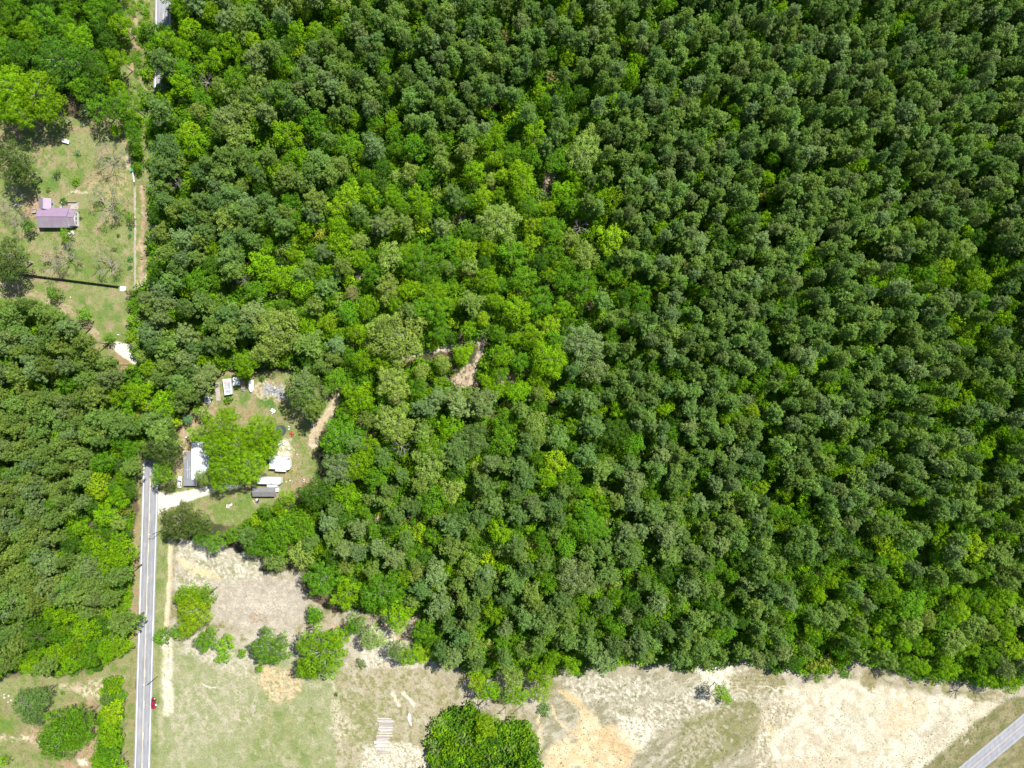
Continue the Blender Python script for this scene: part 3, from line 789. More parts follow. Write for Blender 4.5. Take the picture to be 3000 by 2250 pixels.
HAND = '''
mid 801 87 34 B2|mid 483 112 28 B1|mid 552 83 32 B1|mid 602 108 24 B2|mid 631 170 30 B1|mid 534 140 30 B1|mid 537 203 30 B2|mid 530 246 35 B1|small 501 289 20 B1|mid 552 383 30 Y|mid 563 423 32 B1
mid 693 394 44 B3|mid 841 391 45 B1|small 747 398 22 B1|mid 924 362 38 B2|mid 1015 423 40 B2|small 555 542 22 B1|mid 1022 564 35 Y|small 1047 488 20 Y|pine 469 181 38 Pd|pine 461 315 32 Pd|pine 483 427 40 Pd|pine 472 490 38 Pd
dead 603 235 22 P|dead 516 535 20 P|dead 711 818 22 P|dead 1174 1310 30 P|dead 1700 662 26 P|dead 1472 1987 22 P|dead 1423 2074 22 P|dead 2868 2030 18 P
small 1617 224 20 T|mid 1653 268 28 B2|mid 1700 275 28 B4|mid 1664 170 28 B1|small 1483 336 22 Y|small 1577 268 22 B1|mid 1863 170 25 B1|large 1711 448 56 B3|mid 1733 400 34 B3|mid 1527 513 44 B1|mid 1501 448 32 B2|mid 1556 459 34 B2
mid 1219 430 42 B2|small 1331 495 20 Y|mid 1389 499 34 B1|mid 1288 438 28 B3|mid 1245 520 30 B2|mid 1223 575 32 B1|mid 1415 575 30 Y|mid 1646 564 34 B1|mid 1794 579 38 B1|large 1462 647 60 B3|mid 1791 698 44 Y|mid 1715 748 38 B3|mid 1617 669 38 B2
mid 1498 734 45 B2|large 1240 770 60 B2|mid 1265 830 38 B2|mid 1190 745 36 B1|mid 1534 814 42 B2|mid 1425 814 35 B1|mid 1715 838 46 B2|small 1765 838 20 Y|mid 1136 842 40 B3|large 1270 870 52 B1|mid 1234 612 34 B1|mid 1302 716 36 B2|small 1234 665 26 Y|mid 1390 683 32 B4
pine 1295 669 28 Pg|pine 1324 575 32 Pd|pine 1380 880 34 Po|large 1170 985 80 B3|mid 1110 960 36 B3|large 1262 905 54 B2|small 1329 945 20 Y|mid 1372 963 26 B1|mid 1514 908 46 B1|mid 1586 880 42 B2|small 1047 966 26 Y|large 1152 1122 52 B3
mid 1354 1040 28 B1|mid 1296 1064 26 B3|mid 1235 1089 26 B3|small 1289 1118 22 B1|mid 1470 1035 34 B1|small 1434 1078 22 B1|large 1608 1053 55 B1|mid 1630 1000 30 B2|mid 1560 985 34 B1|large 1712 1006 60 Pg|mid 1745 1085 40 Pg|mid 1521 1147 36 B1
small 1611 1162 20 Y|mid 1054 1172 38 B1|pine 1242 1195 34 Pg|pine 1340 1185 42 Pg|pine 1412 1183 42 Pg|large 1152 1241 58 B3|large 1275 1318 48 B1|mid 1568 1241 38 B3|mid 1474 1299 42 B2|large 1380 1288 52 Pd|mid 1629 1357 40 Y|mid 1600 1400 34 B1|mid 1670 1390 34 B2
pine 1040 1292 30 P|small 1083 1320 24 B2|large 1054 1365 46 B1|mid 769 774 44 B1|mid 751 850 34 B2|mid 581 821 38 B2|small 537 850 22 B1|mid 624 727 24 B1|small 451 720 13 B1|mid 993 604 36 Y|small 939 687 22 O|small 870 709 20 Y|small 823 727 20 B3
large 812 973 72 B3|mid 775 1030 40 B3|mid 715 1070 34 B1|mid 722 1090 18 B2|mid 1044 975 34 B1|mid 1145 752 42 B3|mid 1076 897 34 B1|small 490 966 18 B1|small 1015 821 22 Y|large 893 1150 60 Po|pine 880 1115 34 Pg|pine 920 1195 30 Po
large 997 1278 60 B2|large 993 1368 50 Pg|mid 1092 1392 42 B2|mid 1076 1310 34 B1|large 1265 1352 58 B3|mid 1320 1439 36 B3|mid 1265 1465 45 B2|mid 1013 1447 42 B1|large 926 1447 50 B4|pine 1344 1321 50 Pd|mid 1478 1235 36 B2|small 1225 1565 28 Y
mid 1273 1573 30 B2|mid 879 1628 38 B3|mid 805 1645 34 B3|mid 824 1549 44 B2|mid 887 1549 36 B2|large 942 1699 50 B2|mid 1013 1746 42 B1|large 1115 1738 58 B2|mid 1165 1805 46 B1|small 1060 1683 18 Y|small 922 1802 26 B2|mid 1092 1872 36 B3|mid 1040 1833 32 B2
large 942 1912 74 B1|mid 900 1960 34 B1|mid 990 1870 36 B1|mid 1241 1920 25 Y|mid 1202 1920 33 B1|mid 1160 1905 30 Po|large 790 1902 54 B2|mid 1446 1794 34 B1|small 1430 1636 22 Y|mid 1375 1660 34 B3|mid 1462 1557 38 B1|large 1730 1549 50 B2|mid 1612 1707 34 B2
large 1690 1691 60 Pg|mid 1660 1600 36 B2|mid 1588 1975 38 B1|mid 1399 2003 25 Y|mid 1423 2025 32 B1|small 1456 2030 26 B1|mid 1510 2035 36 B1|mid 1502 1985 34 B3|small 1556 1976 24 B3|mid 1583 2030 32 Y|mid 1426 2135 30 Y|mid 1410 2105 20 B1|small 1450 2110 16 B3|small 1480 2139 18 Y|small 1395 2140 14 B1
large 567 1790 52 Y|mid 545 1745 36 B1|mid 600 1745 34 B1|mid 548 1838 34 Y|small 475 1867 24 B2|small 513 1851 20 B2|mid 605 1875 34 B2|small 662 1884 26 B1|small 654 1925 22 B1|small 711 1914 14 B1|small 760 1960 14 B1|small 923 1802 22 B2
large 530 1528 54 D|mid 575 1540 40 D|mid 495 1560 22 D|mid 630 1590 32 B2|mid 590 1575 26 B2|mid 760 1599 38 B2|mid 810 1583 42 B2|mid 684 1564 28 B2|pine 722 1580 28 P|mid 479 1177 42 B1|small 519 1237 15 Y|small 550 1229 16 K|pine 468 1262 46 P|pine 440 1235 34 P
large 478 1316 52 D|mid 440 1320 30 D|mid 473 1386 36 B1|small 495 1427 17 D|mid 842 1458 25 B1|mid 814 1489 22 B1|mid 776 1494 22 B2|small 590 1210 22 B3|small 575 1200 13 B1|small 606 1218 13 B2
mid 578 1272 28 B1|mid 592 1398 24 B3|large 640 1305 48 B1|mid 795 1272 32 B1|large 652 1250 50 B1|large 757 1268 54 B1|large 655 1375 48 B1|large 730 1366 54 B1|large 700 1310 52 B1|mid 785 1300 36 B1|mid 640 1415 30 B1|small 672 1208 20 B1|mid 776 1326 26 B1|small 615 1400 22 B3
large 176 168 74 B4|large 108 271 70 B1|large 35 250 62 B1|large 60 330 44 B1|mid 20 330 32 B1|large 150 320 34 B1|small 317 230 20 Y|mid 336 312 36 B2|mid 285 318 36 B2|mid 380 310 34 B2|small 252 322 20 Pg|small 339 380 18 B1|mid 230 110 40 B1|mid 270 190 42 B4
large 34 476 56 D|mid 60 500 40 D|bare 25 590 50 Y|bare 50 640 34 Y|small 80 660 22 B4|bare 316 453 48 B3|bare 305 589 56 B3|bare 306 764 44 Pg|bare 185 745 44 B3|bare 145 765 42 Y|small 340 616 11 B2|small 380 634 16 B2|small 190 684 18 B2|small 193 705 12 B1
mid 384 375 24 B2|mid 390 410 22 B2|small 402 440 22 B2|small 404 485 14 B2|small 372 350 20 B2|small 156 859 22 B4|small 245 921 23 B2|small 320 992 17 B2|small 382 1076 13 B1|large 25 752 54 D|mid 15 790 40 D|small 382 859 14 D|small 388 891 18 B2|small 385 935 18 B1
small 388 984 22 B1|small 400 915 14 B2|small 395 1010 14 B3|large 80 2065 46 Pd|mid 112 2040 34 Pd|mid 95 2100 30 Pd|large 190 2130 62 B2|large 165 2185 50 B2|mid 235 2110 40 B2|mid 140 2160 36 B2|mid 225 2165 38 B2|small 329 2012 24 B1|small 312 2050 22 Pd|mid 329 2089 32 Y|small 317 2126 24 B1
mid 326 2160 32 B1|mid 312 2201 36 B2|mid 329 2245 32 B1|small 12 2231 16 B1|mid 2116 2031 25 B1|small 2132 2052 14 B1|mid 1855 1300 36 B2|large 1810 1270 46 B4|mid 1715 1500 36 B2|mid 1770 1480 32 B1|mid 2205 1205 22 Y|mid 2235 1430 20 Y|mid 2180 1650 32 B4|mid 2150 1480 26 B3
mid 2600 1600 34 Y|mid 2625 1640 28 B1|mid 2670 1770 44 B2|large 2810 1790 30 Y|mid 2770 780 28 Y|mid 2870 820 36 B1|mid 2830 730 28 B3|mid 2610 225 22 Y|small 2405 70 20 O|small 1885 185 22 B1|mid 2265 570 22 B1|small 2230 580 18 O|small 2076 655 18 Y|mid 2160 640 30 B2
mid 2940 930 30 B1|mid 2850 960 26 B1|mid 2990 980 24 B2|mid 2890 1990 30 B1|mid 2960 2000 32 B1|mid 2900 1930 34 B2|mid 2970 1900 34 Y|mid 2780 1960 30 B1|mid 2710 1900 26 B1|mid 2650 1960 26 B2|small 2380 1950 20 O|small 2420 1940 22 O|small 2395 1985 16 B2|small 2465 1970 14 B2
small 1810 90 0 B1
'''
for row in HAND.strip().split('\n'):
    for e in row.split('|'):
        k, x, y, r, t = e.split()
        if float(r) > 0: tr(k, float(x), float(y), float(r), t, 'hand')

F_MAIN = [(440, 95), (510, 95), (508, 0), (505, -110), (3130, -110), (3130, 1960), (3000, 1990), (2920, 2005), (2840, 1990), (2700, 1985), (2600, 1950), (2500, 1930), (2400, 1962),
          (2300, 1950), (2260, 1945), (2170, 1925), (2090, 1935), (2000, 1945), (1900, 1930), (1800, 1950), (1750, 1940), (1680, 1955), (1600, 1960), (1500, 1965), (1400, 1980), (1340, 1940), (1265, 1925),
          (1215, 1880), (1225, 1800), (1190, 1790), (1060, 1780), (940, 1690), (880, 1640), (760, 1610), (700, 1560), (740, 1500), (850, 1500), (895, 1462), (960, 1410), (990, 1300), (985, 1235),
          (1000, 1180), (1000, 1120), (870, 1100), (860, 1060), (720, 1080), (668, 1075), (645, 1078), (605, 1102), (568, 1150), (520, 1230), (500, 1330), (450, 1335), (420, 1330), (405, 1250), (402, 1100), (408, 860), (450, 830), (452, 590), (440, 300)]
F_LEFT = [(-130, 880), (50, 885), (130, 905), (200, 960), (260, 1010), (310, 1060), (350, 1110), (375, 1180), (385, 1300), (383, 1420), (372, 1500), (380, 1560), (395, 1600), (385, 1640), (350, 1680),
          (365, 1740), (355, 1800), (372, 1860), (360, 1910), (300, 1950), (250, 1960), (190, 1975), (110, 1955), (0, 1970), (-130, 2000)]
F_NW = [(-130, -110), (345, -110), (350, 60), (352, 150), (355, 250), (330, 300), (190, 260), (60, 340), (-130, 400)]
GAPS = [([(1175, 1055), (1250, 1037), (1330, 1015), (1425, 985)], 9), ([(1410, 1010), (1400, 1060), (1340, 1115), (1390, 1130)], 17), ([(1610, 520), (1600, 560)], 20), ([(1355, 640)], 20),
        ([(1050, 805)], 18), ([(1500, 1105)], 14), ([(1165, 1180)], 14), ([(1105, 1515)], 12), ([(1600, 1880)], 0), ([(1225, 1800)], 16),
        ([(455, 250), (460, 230)], 16), ([(1350, 845)], 10), ([(1850, 1250), (1830, 1262)], 10), ([(905, 1285), (985, 1170)], 24)]
FIELD = [(x, y, g) for x, y, g in ()]
# how much of the wood is broadleaf near each of these spots (x, y, share, tones)
CTRL = [(1500, 600, .85, 'm'), (1250, 800, .85, 'm'), (1600, 850, .9, 'm'), (1450, 1050, .9, 'm'), (1150, 1000, .8, 'm'), (1250, 1250, .6, 'm'), (1050, 560, .7, 'm'), (1050, 700, .65, 'm'),
        (560, 150, .7, 'm'), (520, 240, .7, 'm'), (800, 80, .5, 'm'), (750, 390, .6, 'm'), (700, 600, .08, 'g'), (500, 700, .1, 'g'), (900, 560, .12, 'g'), (600, 950, .08, 'g'), (500, 1050, .08, 'g'), (850, 850, .3, 'm'),
        (950, 1050, .3, 'm'), (1100, 200, .2, 'p'), (1400, 150, .2, 'p'), (1700, 150, .3, 'p'), (1850, 500, .2, 'p'), (2200, 300, .14, 'p'), (2600, 200, .14, 'p'), (2900, 100, .14, 'p'), (2300, 700, .16, 'p'),
        (2700, 600, .18, 'p'), (2000, 900, .16, 'p'), (2400, 1100, .26, 'p'), (2850, 850, .4, 'p'), (2900, 1300, .36, 'p'), (1950, 1250, .24, 'p'), (2200, 1500, .32, 'p'), (2600, 1600, .42, 'p'), (2900, 1800, .6, 'm'),
        (2000, 1800, .36, 'p'), (2400, 1850, .42, 'p'), (1850, 1550, .35, 'g'), (1650, 1300, .35, 'g'), (1500, 1400, .3, 'g'), (1450, 1250, .3, 'g'), (1200, 1500, .3, 'g'), (1350, 1700, .25, 'g'), (1550, 1800, .28, 'g'),
        (1100, 1600, .4, 'g'), (950, 1550, .5, 'm'), (1000, 1400, .7, 'm'), (850, 1600, .8, 'm'), (700, 1560, .7, 'm'), (1100, 1750, .7, 'm'), (600, 350, .25, 'g'), (900, 250, .3, 'p'),
        (180, 100, .97, 'n'), (50, 50, .97, 'n'), (300, 80, .97, 'n'), (100, 250, .97, 'n'), (80, 1000, .2, 'l'), (250, 1060, .45, 'l'), (100, 1300, .05, 'l'), (250, 1250, .06, 'l'), (340, 1300, .7, 'm'), (350, 1500, .9, 'm'),
        (280, 1550, .9, 'm'), (330, 1620, .9, 'm'), (150, 1500, .08, 'l'), (100, 1700, .08, 'l'), (260, 1740, .1, 'l'), (200, 1850, .9, 'm'), (120, 1930, .9, 'm'), (300, 1880, .8, 'm'), (20, 1850, .25, 'l'), (350, 1150, .8, 'm')]
CT = np.array([(c[0], c[1], c[2]) for c in CTRL])
TONES_B = {'m': ['B1', 'B1', 'B2', 'B2', 'B3', 'B1', 'B1', 'B4', 'B2', 'B1', 'Y'], 'g': ['B2', 'B1', 'B2', 'B4', 'B3'], 'p': ['B2', 'B2', 'B1', 'B4', 'B2', 'B1'], 'n': ['B4', 'B4', 'B2', 'B2', 'B4', 'B1'], 'l': ['B1', 'B2', 'B3', 'Po']}
TONES_P = {'m': ['P', 'Pg', 'Po', 'P'], 'g': ['Pd', 'Pg', 'Pd', 'P', 'Po'], 'p': ['P', 'P', 'P', 'Pg', 'Pd'], 'n': ['P'], 'l': ['Po', 'P', 'Pg', 'Po']}
rf = random.Random(21)


def pip(x, y, poly):
    c = False; n = len(poly); j = n - 1
    for i in range(n):
        xi, yi = poly[i]; xj, yj = poly[j]
        if (yi > y) != (yj > y) and x < (xj - xi) * (y - yi) / (yj - yi) + xi: c = not c
        j = i
    return c


def ingap(x, y, m=0):
    for pts, r in GAPS:
        if r <= 0: continue
        if len(pts) == 1: d = math.hypot(x - pts[0][0], y - pts[0][1])
        else:
            d = 1e9
            for (a, b), (c, e) in zip(pts[:-1], pts[1:]):
                t = max(0, min(1, ((x - a) * (c - a) + (y - b) * (e - b)) / ((c - a) ** 2 + (e - b) ** 2)))
                d = min(d, math.hypot(x - a - t * (c - a), y - b - t * (e - b)))
        if d < r + m: return True
    return False


cell = {}
def addc(x, y, r, w_=1.0): cell.setdefault((int(x // 90), int(y // 90)), []).append((x, y, r, w_))
for t in T: addc(t[1], t[2], t[3], 1.22)
def free(x, y, r, k):
    ci, cj = int(x // 90), int(y // 90)
    for a in (-1, 0, 1):
        for b in (-1, 0, 1):
            for (u, v, q, w_) in cell.get((ci + a, cj + b), ()):
                if (u - x) ** 2 + (v - y) ** 2 < (k * w_ * (r + q)) ** 2: return False
    return True


def fill(poly, n, kk):
    xs = [p[0] for p in poly]; ys = [p[1] for p in poly]
    for i in range(n):
        x = rf.uniform(min(xs), max(xs)); y = rf.uniform(min(ys), max(ys))
        if not pip(x, y, poly): continue
        d2 = (CT[:, 0] - x) ** 2 + (CT[:, 1] - y) ** 2
        wt = 1 / (d2 + 60 ** 2) ** 1.6
        share = min(.97, float((wt * CT[:, 2]).sum() / wt.sum()) * 1.15 + .03)
        z = CTRL[int(np.argmin(d2 * (0.7 + 0.6 * rf.random())))][3]
        if rf.random() < share:
            r = rf.uniform(16, 42) if z in 'mn' else rf.uniform(13, 28)
            if z == 'n': r = rf.uniform(24, 44)
            tone = rf.choice(TONES_B[z])
            if rf.random() < .003: tone = rf.choice(['O', 'T'])
            kind = 'mid' if r > 21 else 'small'
        else:
            r = rf.uniform(18, 31) if z in 'pl' else rf.uniform(22, 42)
            tone = rf.choice(TONES_P[z]); kind = 'pine'
        hh = 14 if kind == 'pine' else 8
        if ingap(x, y, r * .75): continue
        if not free(x, y, r, kk): continue
        tr(kind, x, y, r, tone, z, rf.uniform(.88, 1.1)); addc(x, y, r)

fill(F_MAIN, 60000, .655)
fill(F_LEFT, 8000, .65)
fill(F_NW, 2500, .70)


def where(x, y):
    """words for the place of a tree, by things one can find"""
    if x < 430 and y < 345: return 'in the broadleaf wood above the purple-roofed house lawn'
    if x < 430 and y < 870: return 'on the lawn of the purple-roofed house'
    if x < 400 and y >= 1955: return 'in the bottom left clearing'
    if x < 420:
        if y < 1130: return 'in the left-hand wood below the curving dirt track'
        if x > 300: return 'at the roadside edge of the left-hand wood'
        if y < 1480: return 'inside the left-hand pine wood, across the road from the trailers'
        if y < 1800: return 'inside the lower part of the left-hand pine wood'
        return 'at the bottom edge of the left-hand wood'
    if x < 520 and y < 330: return 'beside the open top end of the road'
    if x < 520 and y < 870: return 'overhanging the road opposite the purple-roofed house'
    if x < 540 and y < 1130: return 'overhanging the road by the white gravel entrance'
    if x < 560 and y < 1340: return 'between the road and the trailer yard'
    if x < 900 and 1195 < y < 1445: return 'shading the trailer yard'
    if x < 900 and y < 1560 and y > 1445: return 'on the lower side of the trailer yard'
    if x < 700 and y < 350: return 'in the wood near the top of the road'
    if x < 760 and y < 700: return 'in the dark pines across from the purple-roofed house'
    if x < 880 and y < 1110: return 'in the wood above the trailer yard'
    if x < 760 and y > 1560: return 'round the bare sandy clearing by the road'
    if x < 1120 and y > 1560: return 'at the wood edge right of the bare clearing'
    if x < 1120 and y > 1180: return 'in the wood right of the trailer yard'
    if x < 1100 and y < 420: return 'in the wood along the top, left of the plantation'
    if y < 420 and x < 1800: return 'in the upper middle of the pine plantation'
    if x < 1120: return 'in the mixed wood left of the sandy track'
    if y < 620 and x < 1780: return 'round the small bare hollow in the upper wood'
    if y < 950 and x < 1780: return 'in the bright broadleaf stand above the sandy track'
    if y < 1200 and x < 1660: return 'round the sandy track in the middle of the wood'
    if y > 1950 and x < 1660: return 'beside the big thicket in the lower field'
    if y < 1480 and x < 1780: return 'in the wood just below the sandy track'
    if x < 1780 and y < 1740: return 'in the lower middle wood'
    if x < 1780: return 'in the wood above the middle field edge'
    if y > 1900: return 'along the wood edge above the pale sand field'
    if x > 2500:
        if y < 500: return 'in the top right corner of the plantation'
        if y < 1100: return 'in the plantation near the right edge, upper half'
        if y < 1600: return 'in the plantation near the right edge, lower half'
        return 'in the mixed wood behind the wide sand field'
    if x > 2120:
        if y < 600: return 'in the upper part of the plantation, right of its middle'
        if y < 1250: return 'in the middle of the right-hand plantation'
        return 'in the lower plantation behind the sand field'
    if y < 600: return 'in the upper plantation, right of the pale broadleaf crown'
    if y < 1250: return 'in the plantation right of the broadleaf stand'
    return 'in the lower plantation above the olive stubble field'


KW = {'pine': 'pine', 'large': 'spreading broadleaf tree', 'mid': 'broadleaf tree', 'small': 'small bushy tree', 'bare': 'almost leafless tree', 'dead': 'dead grey leafless tree'}
KN = {'pine': 'pine_tree', 'large': 'oak_tree', 'mid': 'broadleaf_tree', 'small': 'small_tree', 'bare': 'bare_tree', 'dead': 'dead_tree'}
SPECIAL = {(2116, 2031): 'lone bright yellow-green tree standing in the open middle field', (567, 1790): 'big lime oak standing in the bare clearing by the road',
           (790, 1902): 'green oak with pale bare limbs below the sandy clearing', (942, 1912): 'large yellow-green oak at the right end of the hedge line', (893, 1150): 'tall olive pine overhanging the right of the trailer yard',
           (34, 476): 'dark olive evergreen above the yellow tree, left of the lawn', (25, 752): 'dark olive evergreen at the left end of the black fence', (316, 453): 'half-leafed bare tree with fine twigs, upper lawn',
           (305, 589): 'almost bare tree right of the purple roof', (306, 764): 'bare grey tree above the black fence, nearer the road', (185, 745): 'bare-limbed tree beside the lime tree below the purple roof',
           (145, 770): 'yellow-green tree leafing out just above the black fence', (80, 2065): 'blue-green tree alone in the bottom left clearing', (550, 1229): 'little blue-green shrub tree beside the dirt path left of the trailer yard',
           (652, 1250): 'bright oak over the upper left of the trailer yard', (757, 1268): 'bright oak beside the round trampoline', (640, 1305): 'bright oak shading the white trailer roof',
           (730, 1366): 'bright oak above the long white camper', (700, 1310): 'bright oak in the centre of the trailer yard', (156, 859): 'small dark tree just below the black fence',
           (245, 921): 'small round green tree beside the curving dirt track', (320, 992): 'small green tree at the mouth of the white gravel entrance', (530, 1528): 'wide dark olive cedar below the white driveway',
           (473, 1386): 'yellow-green tree leaning over the road beside the white car', (1711, 448): 'big pale cream-green tree above the small bare hollow', (1170, 985): 'largest pale olive oak, left of the sandy track',
           (812, 973): 'pale olive oak crown above the trailer yard', (1617, 224): 'tan-leaved small tree in the upper plantation', (1712, 1006): 'large soft grey-green crown right of the broadleaf stand',
           (1174, 1310): 'pinkish grey leafless tree in the wood right of the trailers', (603, 235): 'dead grey tree with forked white limbs near the top of the road',
           (1462, 647): 'pale lacy oak in the middle of the bright broadleaf stand', (997, 1278): 'big deep green oak casting shade on the right of the trailer yard'}

inframe = lambda t: -10 < t[1] < 3010 and -10 < t[2] < 2260
def pick(name, lst, n=300):
    lst = [t for t in lst if inframe(t)]
    lst.sort(key=lambda t: -(t[3] + (1000 if t[5] == 'hand' else 0)))
    return lst[:n]
chosen = []
for nm in set(KN.values()):
    chosen += pick(nm, [t for t in T if KN[t[0]] == nm], 298)
chosen_id = {id(t) for t in chosen}
rest = [t for t in T if id(t) not in chosen_id]


def tone_of(t, rnd):
    c = TONE[t[4]]
    v = rnd.uniform(.84, 1.16); h = rnd.uniform(-.08, .08)
    return (min(1, c[0] * v * (1 + h)), c[1] * v, c[2] * v * (1 - h))


first = {}
rt = random.Random(5)
def place_tree(kind, x, y, r, tone, hf, label, cat, name, group, rnd=rt, rootkind=None):
    i = rnd.randrange(len(PROTO[kind]))
    crown, trunk, R, hc, H = PROTO[kind][i]
    s = r * PX * (1 - hc / ALT) / R
    sz = {'pine': hf, 'large': hf * (.75 + .25 * s), 'mid': hf * (.55 + .45 * s), 'small': hf * (.45 + .55 * s), 'shrub': .35 + .65 * s, 'bare': hf * (.6 + .4 * s), 'dead': hf}[kind]
    wx, wy = G(x, y, hc * sz)
    e = empty(name, (wx, wy, 0), rnd.uniform(0, 6.28))
    e.scale = (s, s, sz)
    tag(e, label, cat, group)
    c3 = tone_of([0, 0, 0, 0, tone], rnd)
    if crown:
        o = link_mesh('crown', crown, e); o['tint'] = [c3[0], c3[1], c3[2], 1.0]
        first.setdefault((kind, i), [None, None])[0] = o
    o2 = link_mesh('limbs' if kind in ('bare', 'dead') else 'trunk', trunk, e)
    o2['tint'] = [c3[0], c3[1], c3[2], 1.0]
    first.setdefault((kind, i), [None, None])[1] = o2
    return e


labels = {}
tmp = []
for t in chosen:
    kind, x, y, r, tone, place, hf = t[:7]
    sp = SPECIAL.get((int(x), int(y)))
    if sp: lab = sp
    else:
        size = {'pine': '', 'large': 'wide', 'mid': '', 'small': '', 'bare': '', 'dead': ''}[kind]
        if kind == 'pine': size = 'broad' if r > 33 else ('slim' if r < 22 else '')
        if kind == 'mid': size = 'broad' if r > 38 else ('narrow' if r < 24 else '')
        if kind == 'small': size = 'tiny' if r < 15 else ''
        lab = ' '.join(wd for wd in ((size, TONE_WORD[tone], KW[kind], where(x, y)) if kind not in ('bare', 'dead') else (KW[kind], where(x, y))) if wd)
    tmp.append((t, lab)); labels[lab] = labels.get(lab, 0) + 1
by = {}
for t, lab in tmp: by.setdefault(lab, []).append(t)
NB = {'Y': 'a lime yellow tree', 'B3': 'a pale olive tree', 'T': 'a tan tree', 'O': 'an orange-tinged tree', 'B1': 'a yellow-green tree'}
final = {}
mark = [t for t in T if t[4] in ('Y', 'B3', 'T', 'O') or (t[4] == 'B1' and t[3] > 26)]
for lab, ts in by.items():
    todo = list(ts)
    if len(ts) > 1:
        keep = []
        seen = {}
        for t in todo:
            near = sorted(((math.hypot(m[1] - t[1], m[2] - t[2]), m) for m in mark if m is not t and math.hypot(m[1] - t[1], m[2] - t[2]) < 62), key=lambda q: q[0])[:1]
            if near:
                m = near[0][1]
                side = ('left of ' if m[1] > t[1] else 'right of ') if abs(m[1] - t[1]) > abs(m[2] - t[2]) else ('above ' if m[2] > t[2] else 'below ')
                k = (lab.split(' in the ')[0] if ' in the ' in lab else lab) + ', ' + side + NB[m[4]] + ((' in the ' + lab.split(' in the ', 1)[1]) if ' in the ' in lab else '')
                if k not in seen and len(k.split()) <= 16:
                    seen[k] = t; final[id(t)] = k; continue
            keep.append(t)
        todo = keep
    if len(todo) == 1:
        t = todo[0]; pre = ''
        if len(ts) > 1:
            pre = 'central '
            for nm, f_ in (('leftmost ', lambda q: q[1]), ('rightmost ', lambda q: -q[1]), ('uppermost ', lambda q: q[2]), ('lowest ', lambda q: -q[2])):
                if min(ts, key=f_) is t: pre = nm; break
        final[id(t)] = pre + lab
    elif len(todo) == 2:
        p, q = todo
        if abs(p[1] - q[1]) > abs(p[2] - q[2]): nm = ('leftmost', 'rightmost') if p[1] < q[1] else ('rightmost', 'leftmost')
        else: nm = ('upper', 'lower') if p[2] < q[2] else ('lower', 'upper')
        final[id(p)] = nm[0] + ' ' + lab; final[id(q)] = nm[1] + ' ' + lab
    else:
        for nm, key in (('leftmost', lambda t: t[1]), ('rightmost', lambda t: -t[1]), ('uppermost', lambda t: t[2]), ('lowest', lambda t: -t[2])):
            if not todo: break
            t = min(todo, key=key); todo.remove(t); final[id(t)] = nm + ' ' + lab
        ORD = 'first second third fourth fifth sixth seventh eighth ninth tenth eleventh twelfth'.split()
        xs_o = sorted(ts, key=lambda q: q[1])
        for k, t in enumerate(sorted(todo, key=lambda q: q[2])):
            if len(todo) == 1: final[id(t)] = 'central ' + lab; continue
            r_ = [i for i, q in enumerate(xs_o) if q is t][0]
            if r_ < len(ORD) and len(lab.split()) <= 12: final[id(t)] = ORD[r_] + ' from left, ' + lab
            elif len(xs_o) - 1 - r_ < len(ORD) and len(lab.split()) <= 12: final[id(t)] = ORD[len(xs_o) - 1 - r_] + ' from right, ' + lab
            else: final[id(t)] = 'inner ' + lab
for t, lab in tmp:
    kind, x, y, r, tone, place, hf = t[:7]
    lb = final[id(t)]
    if len(lb.split()) > 16: lb = lab
    place_tree(kind, x, y, r, tone, hf, lb, 'tree', KN[kind], KW[kind] + 's ' + where(x, y) if kind != 'dead' else 'dead grey trees')

# make sure every variant of a crown exists in the scene before the mass of the wood refers to it
# ---- the rest of the wood: one object per kind, its trees instanced on points
def scatter_nodes(name, variants):
    ng = bpy.data.node_groups.new(name, 'GeometryNodeTree')
    ng.interface.new_socket('Geometry', in_out='INPUT', socket_type='NodeSocketGeometry')
    ng.interface.new_socket('Geometry', in_out='OUTPUT', socket_type='NodeSocketGeometry')
    n, l = ng.nodes, ng.links
    gi = n.new('NodeGroupInput'); go = n.new('NodeGroupOutput')
    jn = n.new('GeometryNodeJoinGeometry')
    for obs in variants:
        jj = n.new('GeometryNodeJoinGeometry')
        for o in obs:
            oi = n.new('GeometryNodeObjectInfo'); oi.transform_space = 'ORIGINAL'
            oi.inputs['Object'].default_value = o
            l.new(oi.outputs['Geometry'], jj.inputs[0])
        gt = n.new('GeometryNodeGeometryToInstance')
        l.new(jj.outputs[0], gt.inputs[0]); l.new(gt.outputs[0], jn.inputs[0])
    ip = n.new('GeometryNodeInstanceOnPoints')
    l.new(gi.outputs[0], ip.inputs['Points']); l.new(jn.outputs[0], ip.inputs['Instance'])
    ip.inputs['Pick Instance'].default_value = True
    def attr(nm, dt):
        a = n.new('GeometryNodeInputNamedAttribute'); a.data_type = dt; a.inputs[0].default_value = nm
        return a.outputs[0]
    l.new(attr('pick', 'INT'), ip.inputs['Instance Index'])
    l.new(attr('turn', 'FLOAT_VECTOR'), ip.inputs['Rotation'])
    l.new(attr('size', 'FLOAT_VECTOR'), ip.inputs['Scale'])
    l.new(ip.outputs[0], go.inputs[0])
    return ng


